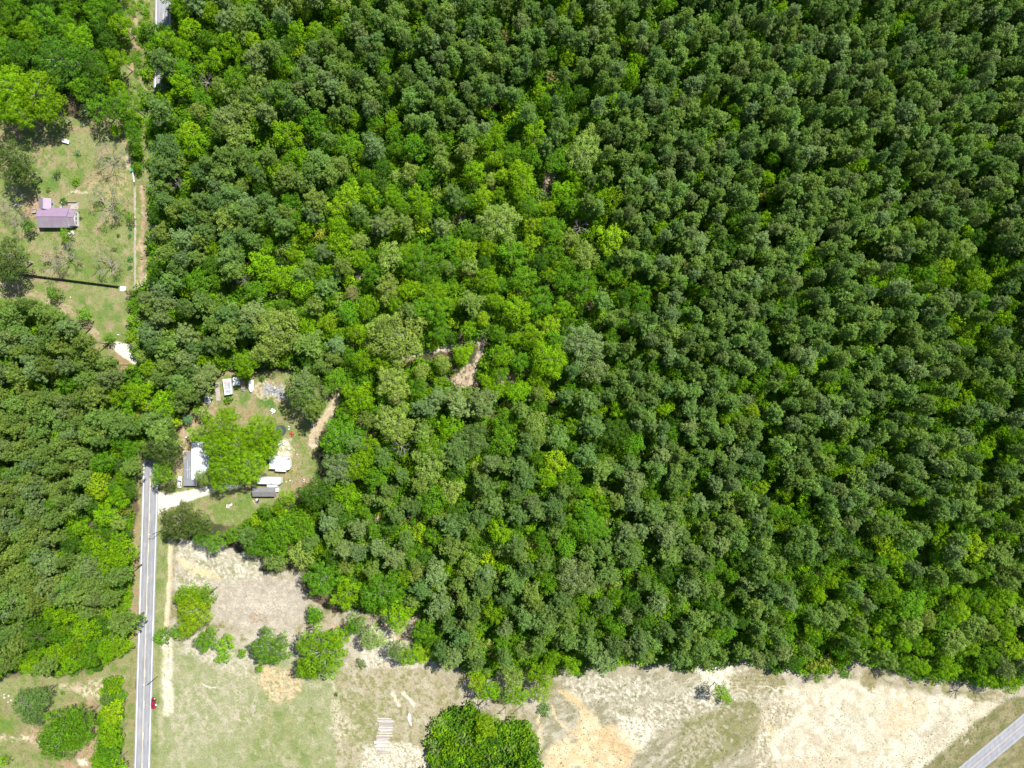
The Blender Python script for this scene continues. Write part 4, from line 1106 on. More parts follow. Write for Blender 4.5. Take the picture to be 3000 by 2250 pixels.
def scatter(name, kind, rows, label, cat, kindtag='stuff'):
    """rows: x, y, z, scale xy, scale z, colour"""
    vs = [k for k in sorted(first) if k[0] in kind]
    ng = scatter_nodes(name, [[o for o in first[k] if o] for k in vs])
    me = bpy.data.meshes.new(name)
    me.vertices.add(len(rows))
    me.vertices.foreach_set('co', np.array([q[:3] for q in rows], np.float32).ravel())
    rr = np.random.default_rng(len(rows))
    a = me.attributes.new('pick', 'INT', 'POINT'); a.data.foreach_set('value', rr.integers(0, len(vs), len(rows)).astype(np.int32))
    rot = np.zeros((len(rows), 3), np.float32); rot[:, 2] = rr.uniform(0, 6.28, len(rows)); rot[:, 0] = rr.normal(0, .03, len(rows))
    a = me.attributes.new('turn', 'FLOAT_VECTOR', 'POINT'); a.data.foreach_set('vector', rot.ravel())
    sc = np.array([(q[3], q[3], q[4]) for q in rows], np.float32)
    a = me.attributes.new('size', 'FLOAT_VECTOR', 'POINT'); a.data.foreach_set('vector', sc.ravel())
    a = me.attributes.new('tint', 'FLOAT_COLOR', 'POINT'); a.data.foreach_set('color', np.array([(*q[5], 1) for q in rows], np.float32).ravel())
    o = link_mesh(name, me)
    md = o.modifiers.new('scatter', 'NODES'); md.node_group = ng
    tag(o, label, cat, None, kindtag)
    return o


def rows_for(lst, kinds):
    out_ = []
    for t in lst:
        if t[0] not in kinds: continue
        kind, x, y, r, tone, place, hf = t[:7]
        _, _, R, hc, H = PROTO[kind][0]
        s = r * PX * (1 - hc / ALT) / R
        sz = {'pine': hf, 'mid': hf * (.55 + .45 * s), 'large': hf * (.75 + .25 * s), 'small': hf * (.45 + .55 * s)}.get(kind, 1)
        wx, wy = G(x, y, hc * sz)
        out_.append((wx, wy, 0, s, sz, tone_of(t, rt)))
    return out_

# individually visible shrubs
SH = '''166 511 13 Pd dark round clipped bush on the lawn above the purple roof|221 530 13 B1 bright green bush on the lawn, right of the dark round bush|141 555 9 Po small olive bush between the dark bush and the purple roof|226 448 10 K
 small bluish bush on the upper lawn below the small white trailer|185 589 11 B4 dark bush at the upper corner of the patio wall|312 648 4 B4 tiny dark bush under the nearly bare tree|382 668 6 K upper of two spiky grey-green plants by the pale curb|380 690 6 K
 lower of two spiky grey-green plants by the pale curb|346 689 6 B4 small round dark bush standing alone on the lawn|334 729 8 Pg spiky yucca-like bush beside the bare tree|380 758 8 K spiky bush by the curb, level with the bare tree|381 783 7 K spiky bush by the curb just above the fence end
|339 383 17 B1 bright lime bush at the top edge of the lawn|671 1169 13 B2 green bush at the foot of the long blue-white camper shell|664 1178 9 B1 lighter bush beside the foot of the blue-white camper shell|692 1134 6 B2 little bush just below the white square shed roof
|704 1100 14 B1 leafy bush above the brown covered boat|722 1105 14 B1 leafy bush between the brown boat and the white boat|768 1109 10 B4 dark bush in the grass right of the white boat|815 1485 12 B1 weedy bush below the grey shed|183 2030 7 B2 small bush in the bottom left clearing|985 2035 7 B4
 dark weed bush in the field right of the big oak|1060 1945 16 Pg greyish shrub at the field edge below the wood|2480 1975 13 B2 green shrub at the tip of the wood edge|2160 1932 14 B2 green shrub at the wood edge above the lone tree|1700 1965 18 B2 round shrub at the field edge
|1595 2078 18 Pd dark shrub right of the big thicket top|440 1475 4 B4 tiny bush|580 1195 11 B2 bush at the corner of the dirt path'''
for e in SH.replace('\n', '').split('|'):
    q = e.split(' ', 4)
    x, y, r = map(float, q[:3])
    if r < 5 and x == 440: continue
    place_tree('shrub', x, y, r, q[3], 1, q[4].strip(), 'shrub', 'shrub', 'shrubs of the yards and field edges')

# roadside strip of rough scrub
rows = []
rs = random.Random(9)
def scrub(poly, n, tones, smin, smax, out_rows, kk=1.0, gapcheck=False, cov=None):
    xs = [p[0] for p in poly]; ys = [p[1] for p in poly]
    for i in range(n):
        x = rs.uniform(min(xs), max(xs)); y = rs.uniform(min(ys), max(ys))
        if not pip(x, y, poly): continue
        if gapcheck and ingap(x, y, 2): continue
        if cov is not None and fbm(np.array([x]), np.array([y]), 22, 71, 3)[0] < cov: continue
        s = rs.uniform(smin, smax)
        c = tone_of([0, 0, 0, 0, rs.choice(tones)], rs)
        wx, wy = G(x, y)
        out_rows.append((wx, wy, -.05, s, s * rs.uniform(.7, 1.1) * kk, c))

print('trees', len(T), 'chosen', len(chosen), 'labels', len(labels), max(labels.values()))
scatter('pine_wood', ('pine',), rows_for(rest, ('pine',)), 'dense mass of smaller pines filling the plantation and woods', None)
scatter('broadleaf_wood', ('mid',), rows_for(rest, ('mid', 'large')), 'mass of smaller broadleaf trees mixed through the woods', None)
scatter('young_tree_understorey', ('small',), rows_for(rest, ('small',)), 'mass of small bushy trees mixed among the pines', None)
rows = []
scrub([(x, y) for x, y in F_MAIN], 30000, ['B2', 'B4', 'B1', 'B2', 'P', 'B1', 'B2'], .7, 2.0, rows, 1.7, True)
scrub(F_LEFT, 4500, ['B4', 'B2', 'P', 'B1'], .6, 1.6, rows, 1.2)
scrub(F_NW, 2600, ['B4', 'B2', 'B2'], .7, 1.7, rows, 1.3)
scatter('undergrowth', ('shrub',), rows, 'shaded green undergrowth on the forest floor', None)
rows = []
scrub([(362, -100), (440, -100), (440, 250), (425, 330), (412, 520), (392, 520), (385, 380), (360, 330)], 900, ['B2', 'B1', 'Po', 'B3', 'B2'], .35, 1.0, rows, .8, False, .47)
scrub([(370, 1090), (402, 1090), (392, 1300), (388, 1600), (380, 1600), (375, 1400), (372, 1200)], 240, ['B2', 'B1', 'B4'], .5, 1.3, rows, .9)
scrub([(355, 1640), (388, 1640), (380, 1900), (350, 1900)], 160, ['B1', 'B2', 'Y'], .5, 1.4, rows, .9)
scrub([(300, 1990), (358, 1985), (372, 2060), (352, 2120), (362, 2190), (345, 2300), (275, 2300), (285, 2220), (305, 2160), (300, 2100), (312, 2060)], 420, ['B1', 'B2', 'B2', 'B2'], .7, 1.7, rows, 1.2, False, .43)
scatter('roadside_scrub', ('shrub',), rows, 'straggling green scrub growing along the roadside', None)
rows = []
THK = [(1285, 2140), (1300, 2100), (1340, 2078), (1400, 2085), (1440, 2110), (1480, 2125), (1520, 2115), (1556, 2125), (1572, 2160), (1570, 2230), (1560, 2400), (1272, 2400), (1268, 2230), (1272, 2180)]
scrub(THK, 1500, ['B2', 'B4', 'B2', 'B2', 'B1', 'P'], .7, 1.5, rows, 1.2)
for i in range(900):
    x = rs.uniform(1262, 1590); y = rs.uniform(2060, 2400)
    if not pip(x + (vnoise(np.array([x]), np.array([y]), 17, 91)[0] - .5) * 34, y + (vnoise(np.array([x]), np.array([y]), 17, 92)[0] - .5) * 34, THK): continue
    s_ = rs.uniform(1.0, 2.6); k_ = fbm(np.array([x]), np.array([y]), 40, 93, 2)[0]
    wx, wy = G(x, y); rows.append((wx, wy, -.1, s_, s_ * rs.uniform(.9, 1.7) * (.7 + k_), tone_of([0, 0, 0, 0, rs.choice(['B2', 'B4', 'B2', 'P', 'B1'])], rs)))
scatter('thicket', ('shrub',), rows, 'big rounded thicket of dense green brambles in the lower field', None)
# weeds and tussocks scattered through the fields
rows = []
for poly, n, tn, a, b in (([(2240, 2080), (2330, 2020), (2700, 2040), (2920, 2065), (2690, 2250), (2240, 2300)], 900, ['Po', 'Pg', 'Po'], .06, .15),
                          ([(1600, 2020), (2080, 1960), (2300, 1990), (2230, 2300), (1580, 2300)], 1800, ['Po', 'Pg', 'B3'], .06, .18),
                          ([(500, 1930), (980, 1960), (1270, 1960), (1270, 2300), (470, 2300)], 1800, ['Po', 'B3', 'Pg', 'B1'], .05, .16),
                          ([(510, 1600), (760, 1640), (900, 1760), (860, 1850), (640, 1860), (520, 1740)], 300, ['Po', 'B3', 'Pg'], .05, .14),
                          ([(0, 2000), (360, 1990), (300, 2250), (0, 2250)], 500, ['Po', 'B3', 'B1'], .08, .22),
                          ([(60, 380), (390, 380), (390, 820), (60, 800)], 1300, ['B3', 'B1', 'Po'], .06, .18),
                          ([(560, 1180), (880, 1120), (920, 1400), (620, 1500)], 900, ['B3', 'B1', 'B2'], .06, .2),
                          ([(2560, 2300), (2960, 2040), (3000, 2040), (3000, 2080), (2700, 2300)], 900, ['Po', 'B3'], .08, .2)):
    scrub(poly, n, tn, a, b, rows, 1.0)
scatter('weeds', ('shrub',), rows, 'small weeds and grass tussocks dotted over fields and lawns', None)

# ================================================================ BUILT THINGS
class MB:
    def __init__(s): s.V, s.F = [], []

    def poly(s, pts):
        b = len(s.V); s.V += [tuple(p) for p in pts]; s.F.append(tuple(range(b, b + len(pts)))); return s

    def prism(s, pts, z0, z1, pts1=None):
        """extrude a ground polygon (counter-clockwise or not) from z0 to z1"""
        ar = sum(a[0] * b[1] - b[0] * a[1] for a, b in zip(pts, pts[1:] + pts[:1]))
        if ar < 0:
            pts = pts[::-1]
            if pts1: pts1 = pts1[::-1]
        p1 = pts1 or pts
        n = len(pts); b = len(s.V)
        s.V += [(p[0], p[1], z0) for p in pts] + [(p[0], p[1], z1) for p in p1]
        s.F.append(tuple(b + i for i in reversed(range(n))))
        s.F.append(tuple(b + n + i for i in range(n)))
        for i in range(n):
            j = (i + 1) % n
            s.F.append((b + i, b + j, b + n + j, b + n + i))
        return s

    def box(s, x0, x1, y0, y1, z0, z1):
        return s.prism([(x0, y0), (x1, y0), (x1, y1), (x0, y1)], z0, z1)

    def cyl(s, x, y, r, z0, z1, n=16, r1=None):
        r1 = r if r1 is None else r1
        c = [(math.cos(k * 2 * math.pi / n), math.sin(k * 2 * math.pi / n)) for k in range(n)]
        return s.prism([(x + r * a, y + r * b) for a, b in c], z0, z1, [(x + r1 * a, y + r1 * b) for a, b in c])

    def hcyl(s, p, q, r, n=10):
        p, q = Vector(p), Vector(q); d = (q - p).normalized(); t = d.orthogonal().normalized(); u = d.cross(t)
        b = len(s.V)
        for e in (p, q):
            s.V += [tuple(e + (t * math.cos(k * 2 * math.pi / n) + u * math.sin(k * 2 * math.pi / n)) * r) for k in range(n)]
        s.F.append(tuple(b + i for i in reversed(range(n)))); s.F.append(tuple(b + n + i for i in range(n)))
        for i in range(n): s.F.append((b + i, b + (i + 1) % n, b + n + (i + 1) % n, b + n + i))
        return s

    def build(s, name, m, parent=None, bevel=0.0, smooth=False):
        me = bpy.data.meshes.new(name)
        me.from_pydata(s.V, [], s.F)
        me.materials.append(m)
        bm = bmesh.new(); bm.from_mesh(me)
        bmesh.ops.recalc_face_normals(bm, faces=bm.faces)
        if bevel > 0:
            bmesh.ops.bevel(bm, geom=[e for e in bm.edges if e.is_manifold and e.calc_face_angle(0) > .5], offset=bevel, segments=2, affect='EDGES', clamp_overlap=True)
        bm.to_mesh(me); bm.free()
        if smooth:
            me.polygons.foreach_set('use_smooth', [True] * len(me.polygons))
        return link_mesh(name, me, parent)


def P(*pts, h=0.0): return [G(a, b, h) for a, b in pts]
def local(pts, o): return [(a - o[0], b - o[1]) for a, b in pts]


M_WROOF = mat('white_roof_coating', (.62, .64, .66), .6, .10, .8)
M_WPAINT = mat('white_paint', (.60, .60, .58), .55, .12, 1.5)
M_GREYR = mat('grey_shingle_roof', (.17, .17, .17), .9, .22, 1.5, bump=.3)
M_GREYM = mat('grey_metal_roof', (.20, .21, .235), .6, .25, 1.2, stretch=(3, .4, 1))
M_BLUEW = mat('stained_camper_roof', (.52, .56, .58), .55, color2=(.36, .41, .43), var=.3, scale=.7)
M_RUST = mat('rust_stained_roof', (.46, .50, .53), .7, color2=(.28, .18, .15), var=.3, scale=.5)
M_DARK = mat('dark_rubber', (.02, .02, .022), .8)
M_GLASS = mat('tinted_glass', (.02, .025, .03), .12, spec=.8)
M_WIN = mat('window_glass', (.05, .07, .09), .1, spec=.8)
M_CAR_W = mat('white_car_paint', (.62, .62, .62), .3, spec=.5)
M_CAR_R = mat('red_car_paint', (.25, .012, .03), .3, spec=.5)
M_CHROME = mat('chrome', (.6, .6, .6), .2, metal=1)
M_CONC = mat('weathered_concrete', (.34, .31, .27), .9, .25, 1.2, bump=.2)
M_WOOD = mat('weathered_timber', (.30, .26, .22), .9, .3, 2)
M_BROWN = mat('brown_tarp', (.26, .20, .155), .85, .3, 1.2)
M_BLACK = mat('black_slats', (.012, .013, .015), .6)
M_STEEL = mat('galvanised_steel', (.30, .31, .32), .5, .2, 2)
M_PURP = mat('purple_metal_roof', (.26, .19, .27), .5, color2=(.235, .165, .24), var=.2, scale=.7)
M_PURF = mat('faded_purple_metal_roof', (.26, .245, .26), .55, color2=(.225, .17, .23), var=.2, scale=.35)
M_TRAMP = mat('trampoline_mat', (.035, .045, .06), .7)
M_GREEN = mat('green_plastic', (.05, .25, .19), .5)
M_REDP = mat('orange_red_paint', (.45, .06, .03), .45)
M_YHOSE = mat('yellow_hose', (.50, .38, .05), .6)
M_BLUE = mat('blue_tarp', (.10, .18, .40), .6)
M_LOGG = mat('silver_grey_log', (.36, .335, .31), .9, .3, 2, stretch=(.3, 3, 3))
M_LOGP = mat('pinkish_log', (.34, .29, .27), .9, .3, 2, stretch=(.3, 3, 3))
M_LOGW = mat('bleached_log', (.50, .47, .43), .9, .3, 2, stretch=(.3, 3, 3))
M_TERRA = mat('brown_clay', (.22, .10, .05), .8)


def gable(mb_list, x0, x1, y0, y1, ze, zr, axis='x', th=.06):
    """two roof slopes as solid slabs; returns (slope A, slope B) builders"""
    A, Bm = MB(), MB()
    if axis == 'x':
        ym = (y0 + y1) / 2
        for mb, ya in ((A, y1), (Bm, y0)):
            q = [(x0, ya, ze), (x1, ya, ze), (x1, ym, zr), (x0, ym, zr)]
            b = len(mb.V); mb.V += q + [(a, c, z - th) for a, c, z in q]
            mb.F += [(b, b + 1, b + 2, b + 3), (b + 7, b + 6, b + 5, b + 4), (b, b + 4, b + 5, b + 1), (b + 1, b + 5, b + 6, b + 2), (b + 2, b + 6, b + 7, b + 3), (b + 3, b + 7, b + 4, b)]
    else:
        xm = (x0 + x1) / 2
        for mb, xa in ((A, x1), (Bm, x0)):
            q = [(xa, y0, ze), (xa, y1, ze), (xm, y1, zr), (xm, y0, zr)]
            b = len(mb.V); mb.V += q + [(a, c, z - th) for a, c, z in q]
            mb.F += [(b, b + 1, b + 2, b + 3), (b + 7, b + 6, b + 5, b + 4), (b, b + 4, b + 5, b + 1), (b + 1, b + 5, b + 6, b + 2), (b + 2, b + 6, b + 7, b + 3), (b + 3, b + 7, b + 4, b)]
    return A, Bm


def ribs(mb, x0, x1, ya, yb, za, zb, step, axis='x', w=.035, h=.035):
    """raised seams running down a slope"""
    n = int((x1 - x0) / step)
    for i in range(n + 1):
        x = x0 + .06 + i * (x1 - x0 - .12) / n
        q = [(x - w, ya, za), (x + w, ya, za), (x + w, yb, zb), (x - w, yb, zb)]
        if axis != 'x': q = [(c, a, z) for a, c, z in q]
        b = len(mb.V); mb.V += [(a, c, z + .002) for a, c, z in q] + [(a, c, z + h) for a, c, z in q]
        mb.F += [(b + 4, b + 5, b + 6, b + 7), (b, b + 1, b + 5, b + 4), (b + 1, b + 2, b + 6, b + 5), (b + 2, b + 3, b + 7, b + 6), (b + 3, b, b + 4, b + 7)]


# ---- purple-roofed house -------------------------------------------------
ox, oy = -191.4, 69.45
H = empty('house', (ox, oy, 0))
tag(H, 'old farmhouse with faded purple metal roof and white end wall', 'house')
MB().box(-197.4 - ox, -185.2 - ox, 65.8 - oy, 73.2 - oy, 0, 2.72).build('wall', M_WPAINT, H)
MB().box(-185.2 - ox, -182.75 - ox, 66.4 - oy, 72.4 - oy, 0, 2.72).build('wall', M_WPAINT, H)
MB().box(-197.5 - ox, -193.0 - ox, 73.2 - oy, 77.3 - oy, 0, 2.5).build('wall', mat('grey_clapboard', (.36, .37, .37), .8, .15, 2), H)
for (x0, x1, y0, y1, ze, zr, ax, s) in ((-197.8, -185.0, 65.4, 73.6, 2.8, 4.8, 'x', ''), (-184.99, -182.5, 66.1, 72.7, 2.8, 4.3, 'x', ''), (-197.9, -192.7, 73.0, 77.6, 2.6, 4.0, 'y', 'g')):
    a, b_ = gable(None, x0 - ox, x1 - ox, y0 - oy, y1 - oy, ze, zr, ax)
    A = a.build('roof_slope', M_PURP, H); Bo = b_.build('roof_slope', M_PURF, H)
    r = MB()
    if ax == 'x':
        ribs(r, x0 - ox, x1 - ox, y1 - oy, (y0 + y1) / 2 - oy, ze, zr, .6)
        r.build('seam', M_PURP, A)
        r = MB(); ribs(r, x0 - ox, x1 - ox, y0 - oy, (y0 + y1) / 2 - oy, ze, zr, .6); r.build('seam', M_PURF, Bo)
        MB().hcyl((x0 - ox, (y0 + y1) / 2 - oy, zr), (x1 - ox, (y0 + y1) / 2 - oy, zr), .11, 6).build('ridge_cap', mat('ridge_purple', (.20, .12, .21), .5), H)
        g = MB(); xe = x1 - .25 - ox
        g.V += [(xe, y0 + .3 - oy, 2.72), (xe, y1 - .3 - oy, 2.72), (xe, (y0 + y1) / 2 - oy, zr - .12), (xe - .1, y0 + .3 - oy, 2.72), (xe - .1, y1 - .3 - oy, 2.72), (xe - .1, (y0 + y1) / 2 - oy, zr - .12)]
        g.F += [(0, 1, 2), (5, 4, 3), (0, 3, 4, 1), (1, 4, 5, 2), (2, 5, 3, 0)]
        g.build('gable_wall', M_WROOF, H)
    else:
        ribs(r, y0 - oy, y1 - oy, x1 - ox, (x0 + x1) / 2 - ox, ze, zr, .6, 'y'); r.build('seam', M_PURP, A)
        r = MB(); ribs(r, y0 - oy, y1 - oy, x0 - ox, (x0 + x1) / 2 - ox, ze, zr, .6, 'y'); r.build('seam', M_PURF, Bo)
        MB().hcyl(((x0 + x1) / 2 - ox, y0 - oy, zr), ((x0 + x1) / 2 - ox, y1 - oy, zr), .1, 6).build('ridge_cap', M_PURF, H)
def window(x, y, z, w_, h_, axis, parent):
    f = MB()
    if axis == 'x': f.box(x - .04, x + .04, y - w_ / 2, y + w_ / 2, z - h_ / 2, z + h_ / 2)
    else: f.box(x - w_ / 2, x + w_ / 2, y - .04, y + .04, z - h_ / 2, z + h_ / 2)
    o = f.build('window', M_WPAINT, parent)
    g = MB(); k = .08
    if axis == 'x': g.box(x - .055, x + .055, y - w_ / 2 + k, y + w_ / 2 - k, z - h_ / 2 + k, z + h_ / 2 - k)
    else: g.box(x - w_ / 2 + k, x + w_ / 2 - k, y - .055, y + .055, z - h_ / 2 + k, z + h_ / 2 - k)
    g.build('pane', M_WIN, o)
for yy in (67.6, 69.4, 71.2): window(-182.75 - ox, yy - oy, 2.0, 1.5, .95, 'x', H)
for xx in (-195.5, -191.5, -187.6): window(xx - ox, 65.8 - oy, 1.5, 1.1, 1.2, 'y', H)
window(-193.0 - ox, 75.5 - oy, 1.5, 1.2, 1.1, 'x', H)
MB().box(-189.6 - ox, -188.7 - ox, 65.70 - oy, 65.82 - oy, 0, 2.05).build('door', M_WOOD, H)
# patio with its low wall
t = empty('patio', (*G(203, 603), 0)); o_ = G(203, 603)
tag(t, 'pale concrete patio with low wall beside the purple-roofed house', 'patio')
MB().prism(local(P((175, 594), (222, 592), (232, 598), (232, 613), (176, 611)), o_), 0, .12).build('slab', M_CONC, t)
MB().prism(local(P((176, 592.0), (226, 592.0), (226, 593.6), (176, 593.6)), o_), 0, 1.0).build('low_wall', M_WOOD, t)
MB().prism(local(P((230.5, 594), (232.2, 594), (232.2, 612), (230.5, 612)), o_), .0, .5).build('low_wall', M_CONC, t)
MB().prism(local(P((190, 598), (210, 600), (206, 610), (188, 608)), o_), .12, .15).build('stain', M_BROWN, t)
def small(name, label, cat, px, py, builds, rz=0, group=None):
    e = empty(name, (*G(px, py), 0), rz); tag(e, label, cat, group)
    for nm, mb, m in builds: mb.build(nm, m, e)
    return e
small('water_tank', 'round white tank at the corner of the patio wall', 'tank', 187, 596, [('body', MB().cyl(0, 0, .5, .12, 1.2, 16, .5), M_WPAINT), ('lid', MB().cyl(0, 0, .5, 1.2, 1.4, 16, .18), M_WPAINT)])
small('flower_pot', 'round brown clay planter beside the white end wall', 'planter', 238, 640, [('pot', MB().cyl(0, 0, .5, 0, .55, 12, .65), M_TERRA), ('soil', MB().cyl(0, 0, .55, .55, .58, 12), M_DARK)])
small('flower_pot', 'small dark ring planter near the patio corner', 'planter', 233.5, 622, [('pot', MB().cyl(0, 0, .3, 0, .4, 12, .4), M_CONC), ('soil', MB().cyl(0, 0, .33, .4, .43, 12), M_DARK)])
small('wooden_steps', 'white-railed wooden steps at the back of the purple-roofed house', 'steps', 103, 619, [('tread', MB().box(-.9, .7, -.7, .7, 0, .35), M_WOOD), ('rail', MB().box(-.9, .7, .72, .8, 0, 1.0), M_WPAINT), ('rail', MB().box(-.9, .7, -.8, -.72, 0, 1.0), M_WPAINT), ('tread', MB().box(-.4, .7, -.69, .69, .351, .6), M_WOOD)])
small('garden_bench', 'white garden bench beside the tree below the purple roof', 'bench', 216, 682, [('seat', MB().box(-.3, .3, -.8, .8, .4, .46), M_WPAINT), ('backrest', MB().box(-.36, -.3, -.8, .8, .46, .95), M_WPAINT), ('leg', MB().box(-.3, .3, -.78, -.7, 0, .4), M_WPAINT), ('leg', MB().box(-.3, .3, .7, .78, 0, .4), M_WPAINT)], .6)
small('round_table', 'small white round table beside the garden bench', 'table', 207, 684, [('tabletop', MB().cyl(0, 0, .5, .7, .76, 14), M_WPAINT), ('leg', MB().cyl(0, 0, .06, 0, .7, 8), M_WPAINT)])
small('stone_ring', 'pale ring of stones at the top edge of the lawn', 'ring', 242, 365, [('stone', MB().cyl(.62 * math.cos(k * .9), .62 * math.sin(k * .9), .2, 0, .22, 7, .13), M_WPAINT) for k in range(7)])
small('old_stump', 'dark stump on the bare earth left of the purple roof', 'stump', 89, 602, [('wood', MB().cyl(0, 0, .35, 0, .5, 9, .28), M_PBARK)])
small('utility_trailer', 'small white trailer parked at the edge of the upper lawn', 'trailer', 195, 415,
      [('bed', MB().box(-1.45, 1.45, -.85, .85, .45, .6), M_WPAINT), ('side_board', MB().box(-1.45, 1.45, .8, .85, .6, .95), M_WPAINT), ('side_board', MB().box(-1.45, 1.45, -.85, -.8, .6, .95), M_WPAINT),
       ('cover', MB().box(-1.3, .9, -.72, .72, .61, 1.05), M_WROOF), ('wheel', MB().hcyl((0, -.98, .32), (0, -.86, .32), .32), M_DARK), ('wheel', MB().hcyl((0, .86, .32), (0, .98, .32), .32), M_DARK), ('tongue', MB().box(1.45, 2.3, -.05, .05, .45, .53), M_STEEL)], -.28)
small('wheeled_bin', 'green bin at the upper end of the white drain pipe', 'bin', 389, 500, [('body', MB().box(-.45, .45, -.5, .5, 0, 1.0), M_GREEN), ('lid', MB().box(-.48, .48, -.53, .53, 1.0, 1.08), M_GREEN)])
small('drain_pipe', 'long white pipe lying beside the green bin', 'pipe', 392, 519, [('tube', MB().hcyl((-.25, 2.0, .3), (.25, -2.0, .3), .26, 12), M_WROOF), ('collar', MB().hcyl((.25, -2.0, .3), (.29, -2.3, .3), .3, 12), M_CONC)])
small('fallen_log', 'dark log lying below the white drain pipe', 'log', 394, 541, [('wood', MB().hcyl((0, 1.1, .15), (.1, -1.1, .15), .15, 8), M_PBARK), ('branch', MB().hcyl((0, .2, .2), (.4, .5, .4), .05, 6), M_PBARK)])
for (a, b, lb) in ((426, 550, 'dark roadside letterbox opposite the half-leafed bare tree'), (419, 755, 'letterbox on a post in the sandy verge, level with the lower bare tree')):
    small('letterbox', lb, 'letterbox', a, b, [('post', MB().box(-.06, .06, -.06, .06, 0, 1.05), M_WOOD), ('box', MB().box(-.42, .32, -.16, .16, 1.05, 1.32), M_DARK)])
# low pale kerb beside the lawn
t = empty('low_kerb', (*G(395, 700), 0)); o_ = G(395, 700)
tag(t, 'thin pale kerb running straight between lawn and ditch', 'kerb')
kk = [(393.4, 548 + 12 * i) for i in range(26)]
for i in range(25):
    a, b = G(393.4 + i * .1, 548 + 12 * i), G(393.5 + i * .1, 548 + 12 * (i + 1))
    MB().box(a[0] - .13 - o_[0], a[0] + .13 - o_[0], b[1] + .02 - o_[1], a[1] - .02 - o_[1], 0, .16).build('kerbstone', M_CONC, t)

# ---- black fence ----------------------------------------------------------
f0, f1 = Vector((*G(66, 803), 0)), Vector((*G(350, 839), 0))
t = empty('fence', tuple(f0), math.atan2(f1.y - f0.y, f1.x - f0.x))
tag(t, 'long straight black slatted fence crossing the lawn', 'fence')
L = (f1 - f0).length
npan = 16; pl = L / npan
slat = MB().box(.06, pl - .06, -.02, .02, 0, .24).build('slat', M_BLACK, t); slat.location = (0, 0, .12)
post = MB().box(-.06, .06, -.06, .06, 0, 2.15).build('post', M_BLACK, t)
for i in range(npan + 1):
    if i:
        o = post.copy(); COL.objects.link(o); o.parent = t; o.location = (i * pl, 0, 0)
    if i == npan: break
    for j in range(8):
        if i == 0 and j == 0: continue
        o = slat.copy(); COL.objects.link(o); o.parent = t; o.location = (i * pl, 0, .12 + j * .25)
small('concrete_pad', 'white square slab at the road end of the black fence', 'slab', 360.5, 846, [('slab', MB().box(-1.25, 1.25, -.95, .95, 0, .18), M_WROOF)], -.05)
small('stacked_boards', 'grey boards stacked at the far end of the black fence', 'boards', 59, 796, [('board', MB().box(-1.5, 1.5, -.85 + i * .36, -.55 + i * .36, 0, .18 + .03 * (i % 2)), M_WOOD if i % 2 else M_CONC) for i in range(5)], -.1)

# ---- lamp poles -----------------------------------------------------------
M_POLE = mat('dark_treated_pole', (.07, .06, .05), .9, .3, 3)
M_LAMP = mat('pale_lamp_housing', (.55, .56, .57), .4)
def lamp_pole(px, py, h, arm, lab):
    e = empty('street_lamp', (*G(px, py), 0), 0); tag(e, lab, 'street lamp', 'street lamps beside the road')
    MB().cyl(0, 0, .17, 0, h, 9, .11).build('pole', M_POLE, e)
    MB().hcyl((0, 0, h - .5), (-arm, 0, h - .1), .045, 6).build('arm', M_STEEL, e)
    MB().box(-arm - .75, -arm + .1, -.16, .16, h - .2, h - .05).build('lamp_head', M_LAMP, e, .03)
lamp_pole(462, 1981, 8.8, 1.0, 'street lamp leaning its arm over the road, above the red car')
lamp_pole(476, 1553, 8.8, 1.0, 'street lamp beside the dark cedar below the white driveway')
lamp_pole(383, 984, 7.5, .9, 'street lamp at the white gravel entrance')
small('marker_post', 'short post with round white cap right beside the red car', 'post', 466, 2057, [('post', MB().cyl(0, 0, .07, 0, 2.5, 8), M_POLE), ('cap', MB().cyl(0, 0, .42, 2.5, 2.62, 14), M_WROOF)])
for i, (a, b, h, lb) in enumerate(((1532, 2063, 10, 'taller utility pole at the wood edge right of the thicket'), (1481, 2071, 7, 'shorter utility pole between the yellow shrubs and the thicket'))):
    small('utility_pole', lb, 'utility pole', a, b, [('pole', MB().cyl(0, 0, .16, 0, h, 8, .1), M_WOOD), ('crossarm', MB().box(-.9, .9, -.06, .06, h - .7, h - .55), M_WOOD)])


# ---- vehicles -------------------------------------------------------------
def loft(secs, n=None):
    """secs: (y, half width, z bottom, z top, top half width); returns a builder"""
    mb = MB(); rings = []
    for (y, hw, zb, zt, tw) in secs:
        r = [(-hw * .96, y, zb), (hw * .96, y, zb), (hw, y, zb + (zt - zb) * .45), (hw * .985, y, zb + (zt - zb) * .8), (tw, y, zt), (-tw, y, zt), (-hw * .985, y, zb + (zt - zb) * .8), (-hw, y, zb + (zt - zb) * .45)]
        rings.append(r)
    for r in rings: mb.V += r
    k = 8
    for i in range(len(rings) - 1):
        for j in range(k):
            a = i * k + j; b = i * k + (j + 1) % k
            mb.F.append((a, b, b + k, a + k))
    mb.F.append(tuple(reversed(range(k)))); e = (len(rings) - 1) * k
    mb.F.append(tuple(e + j for j in range(k)))
    return mb


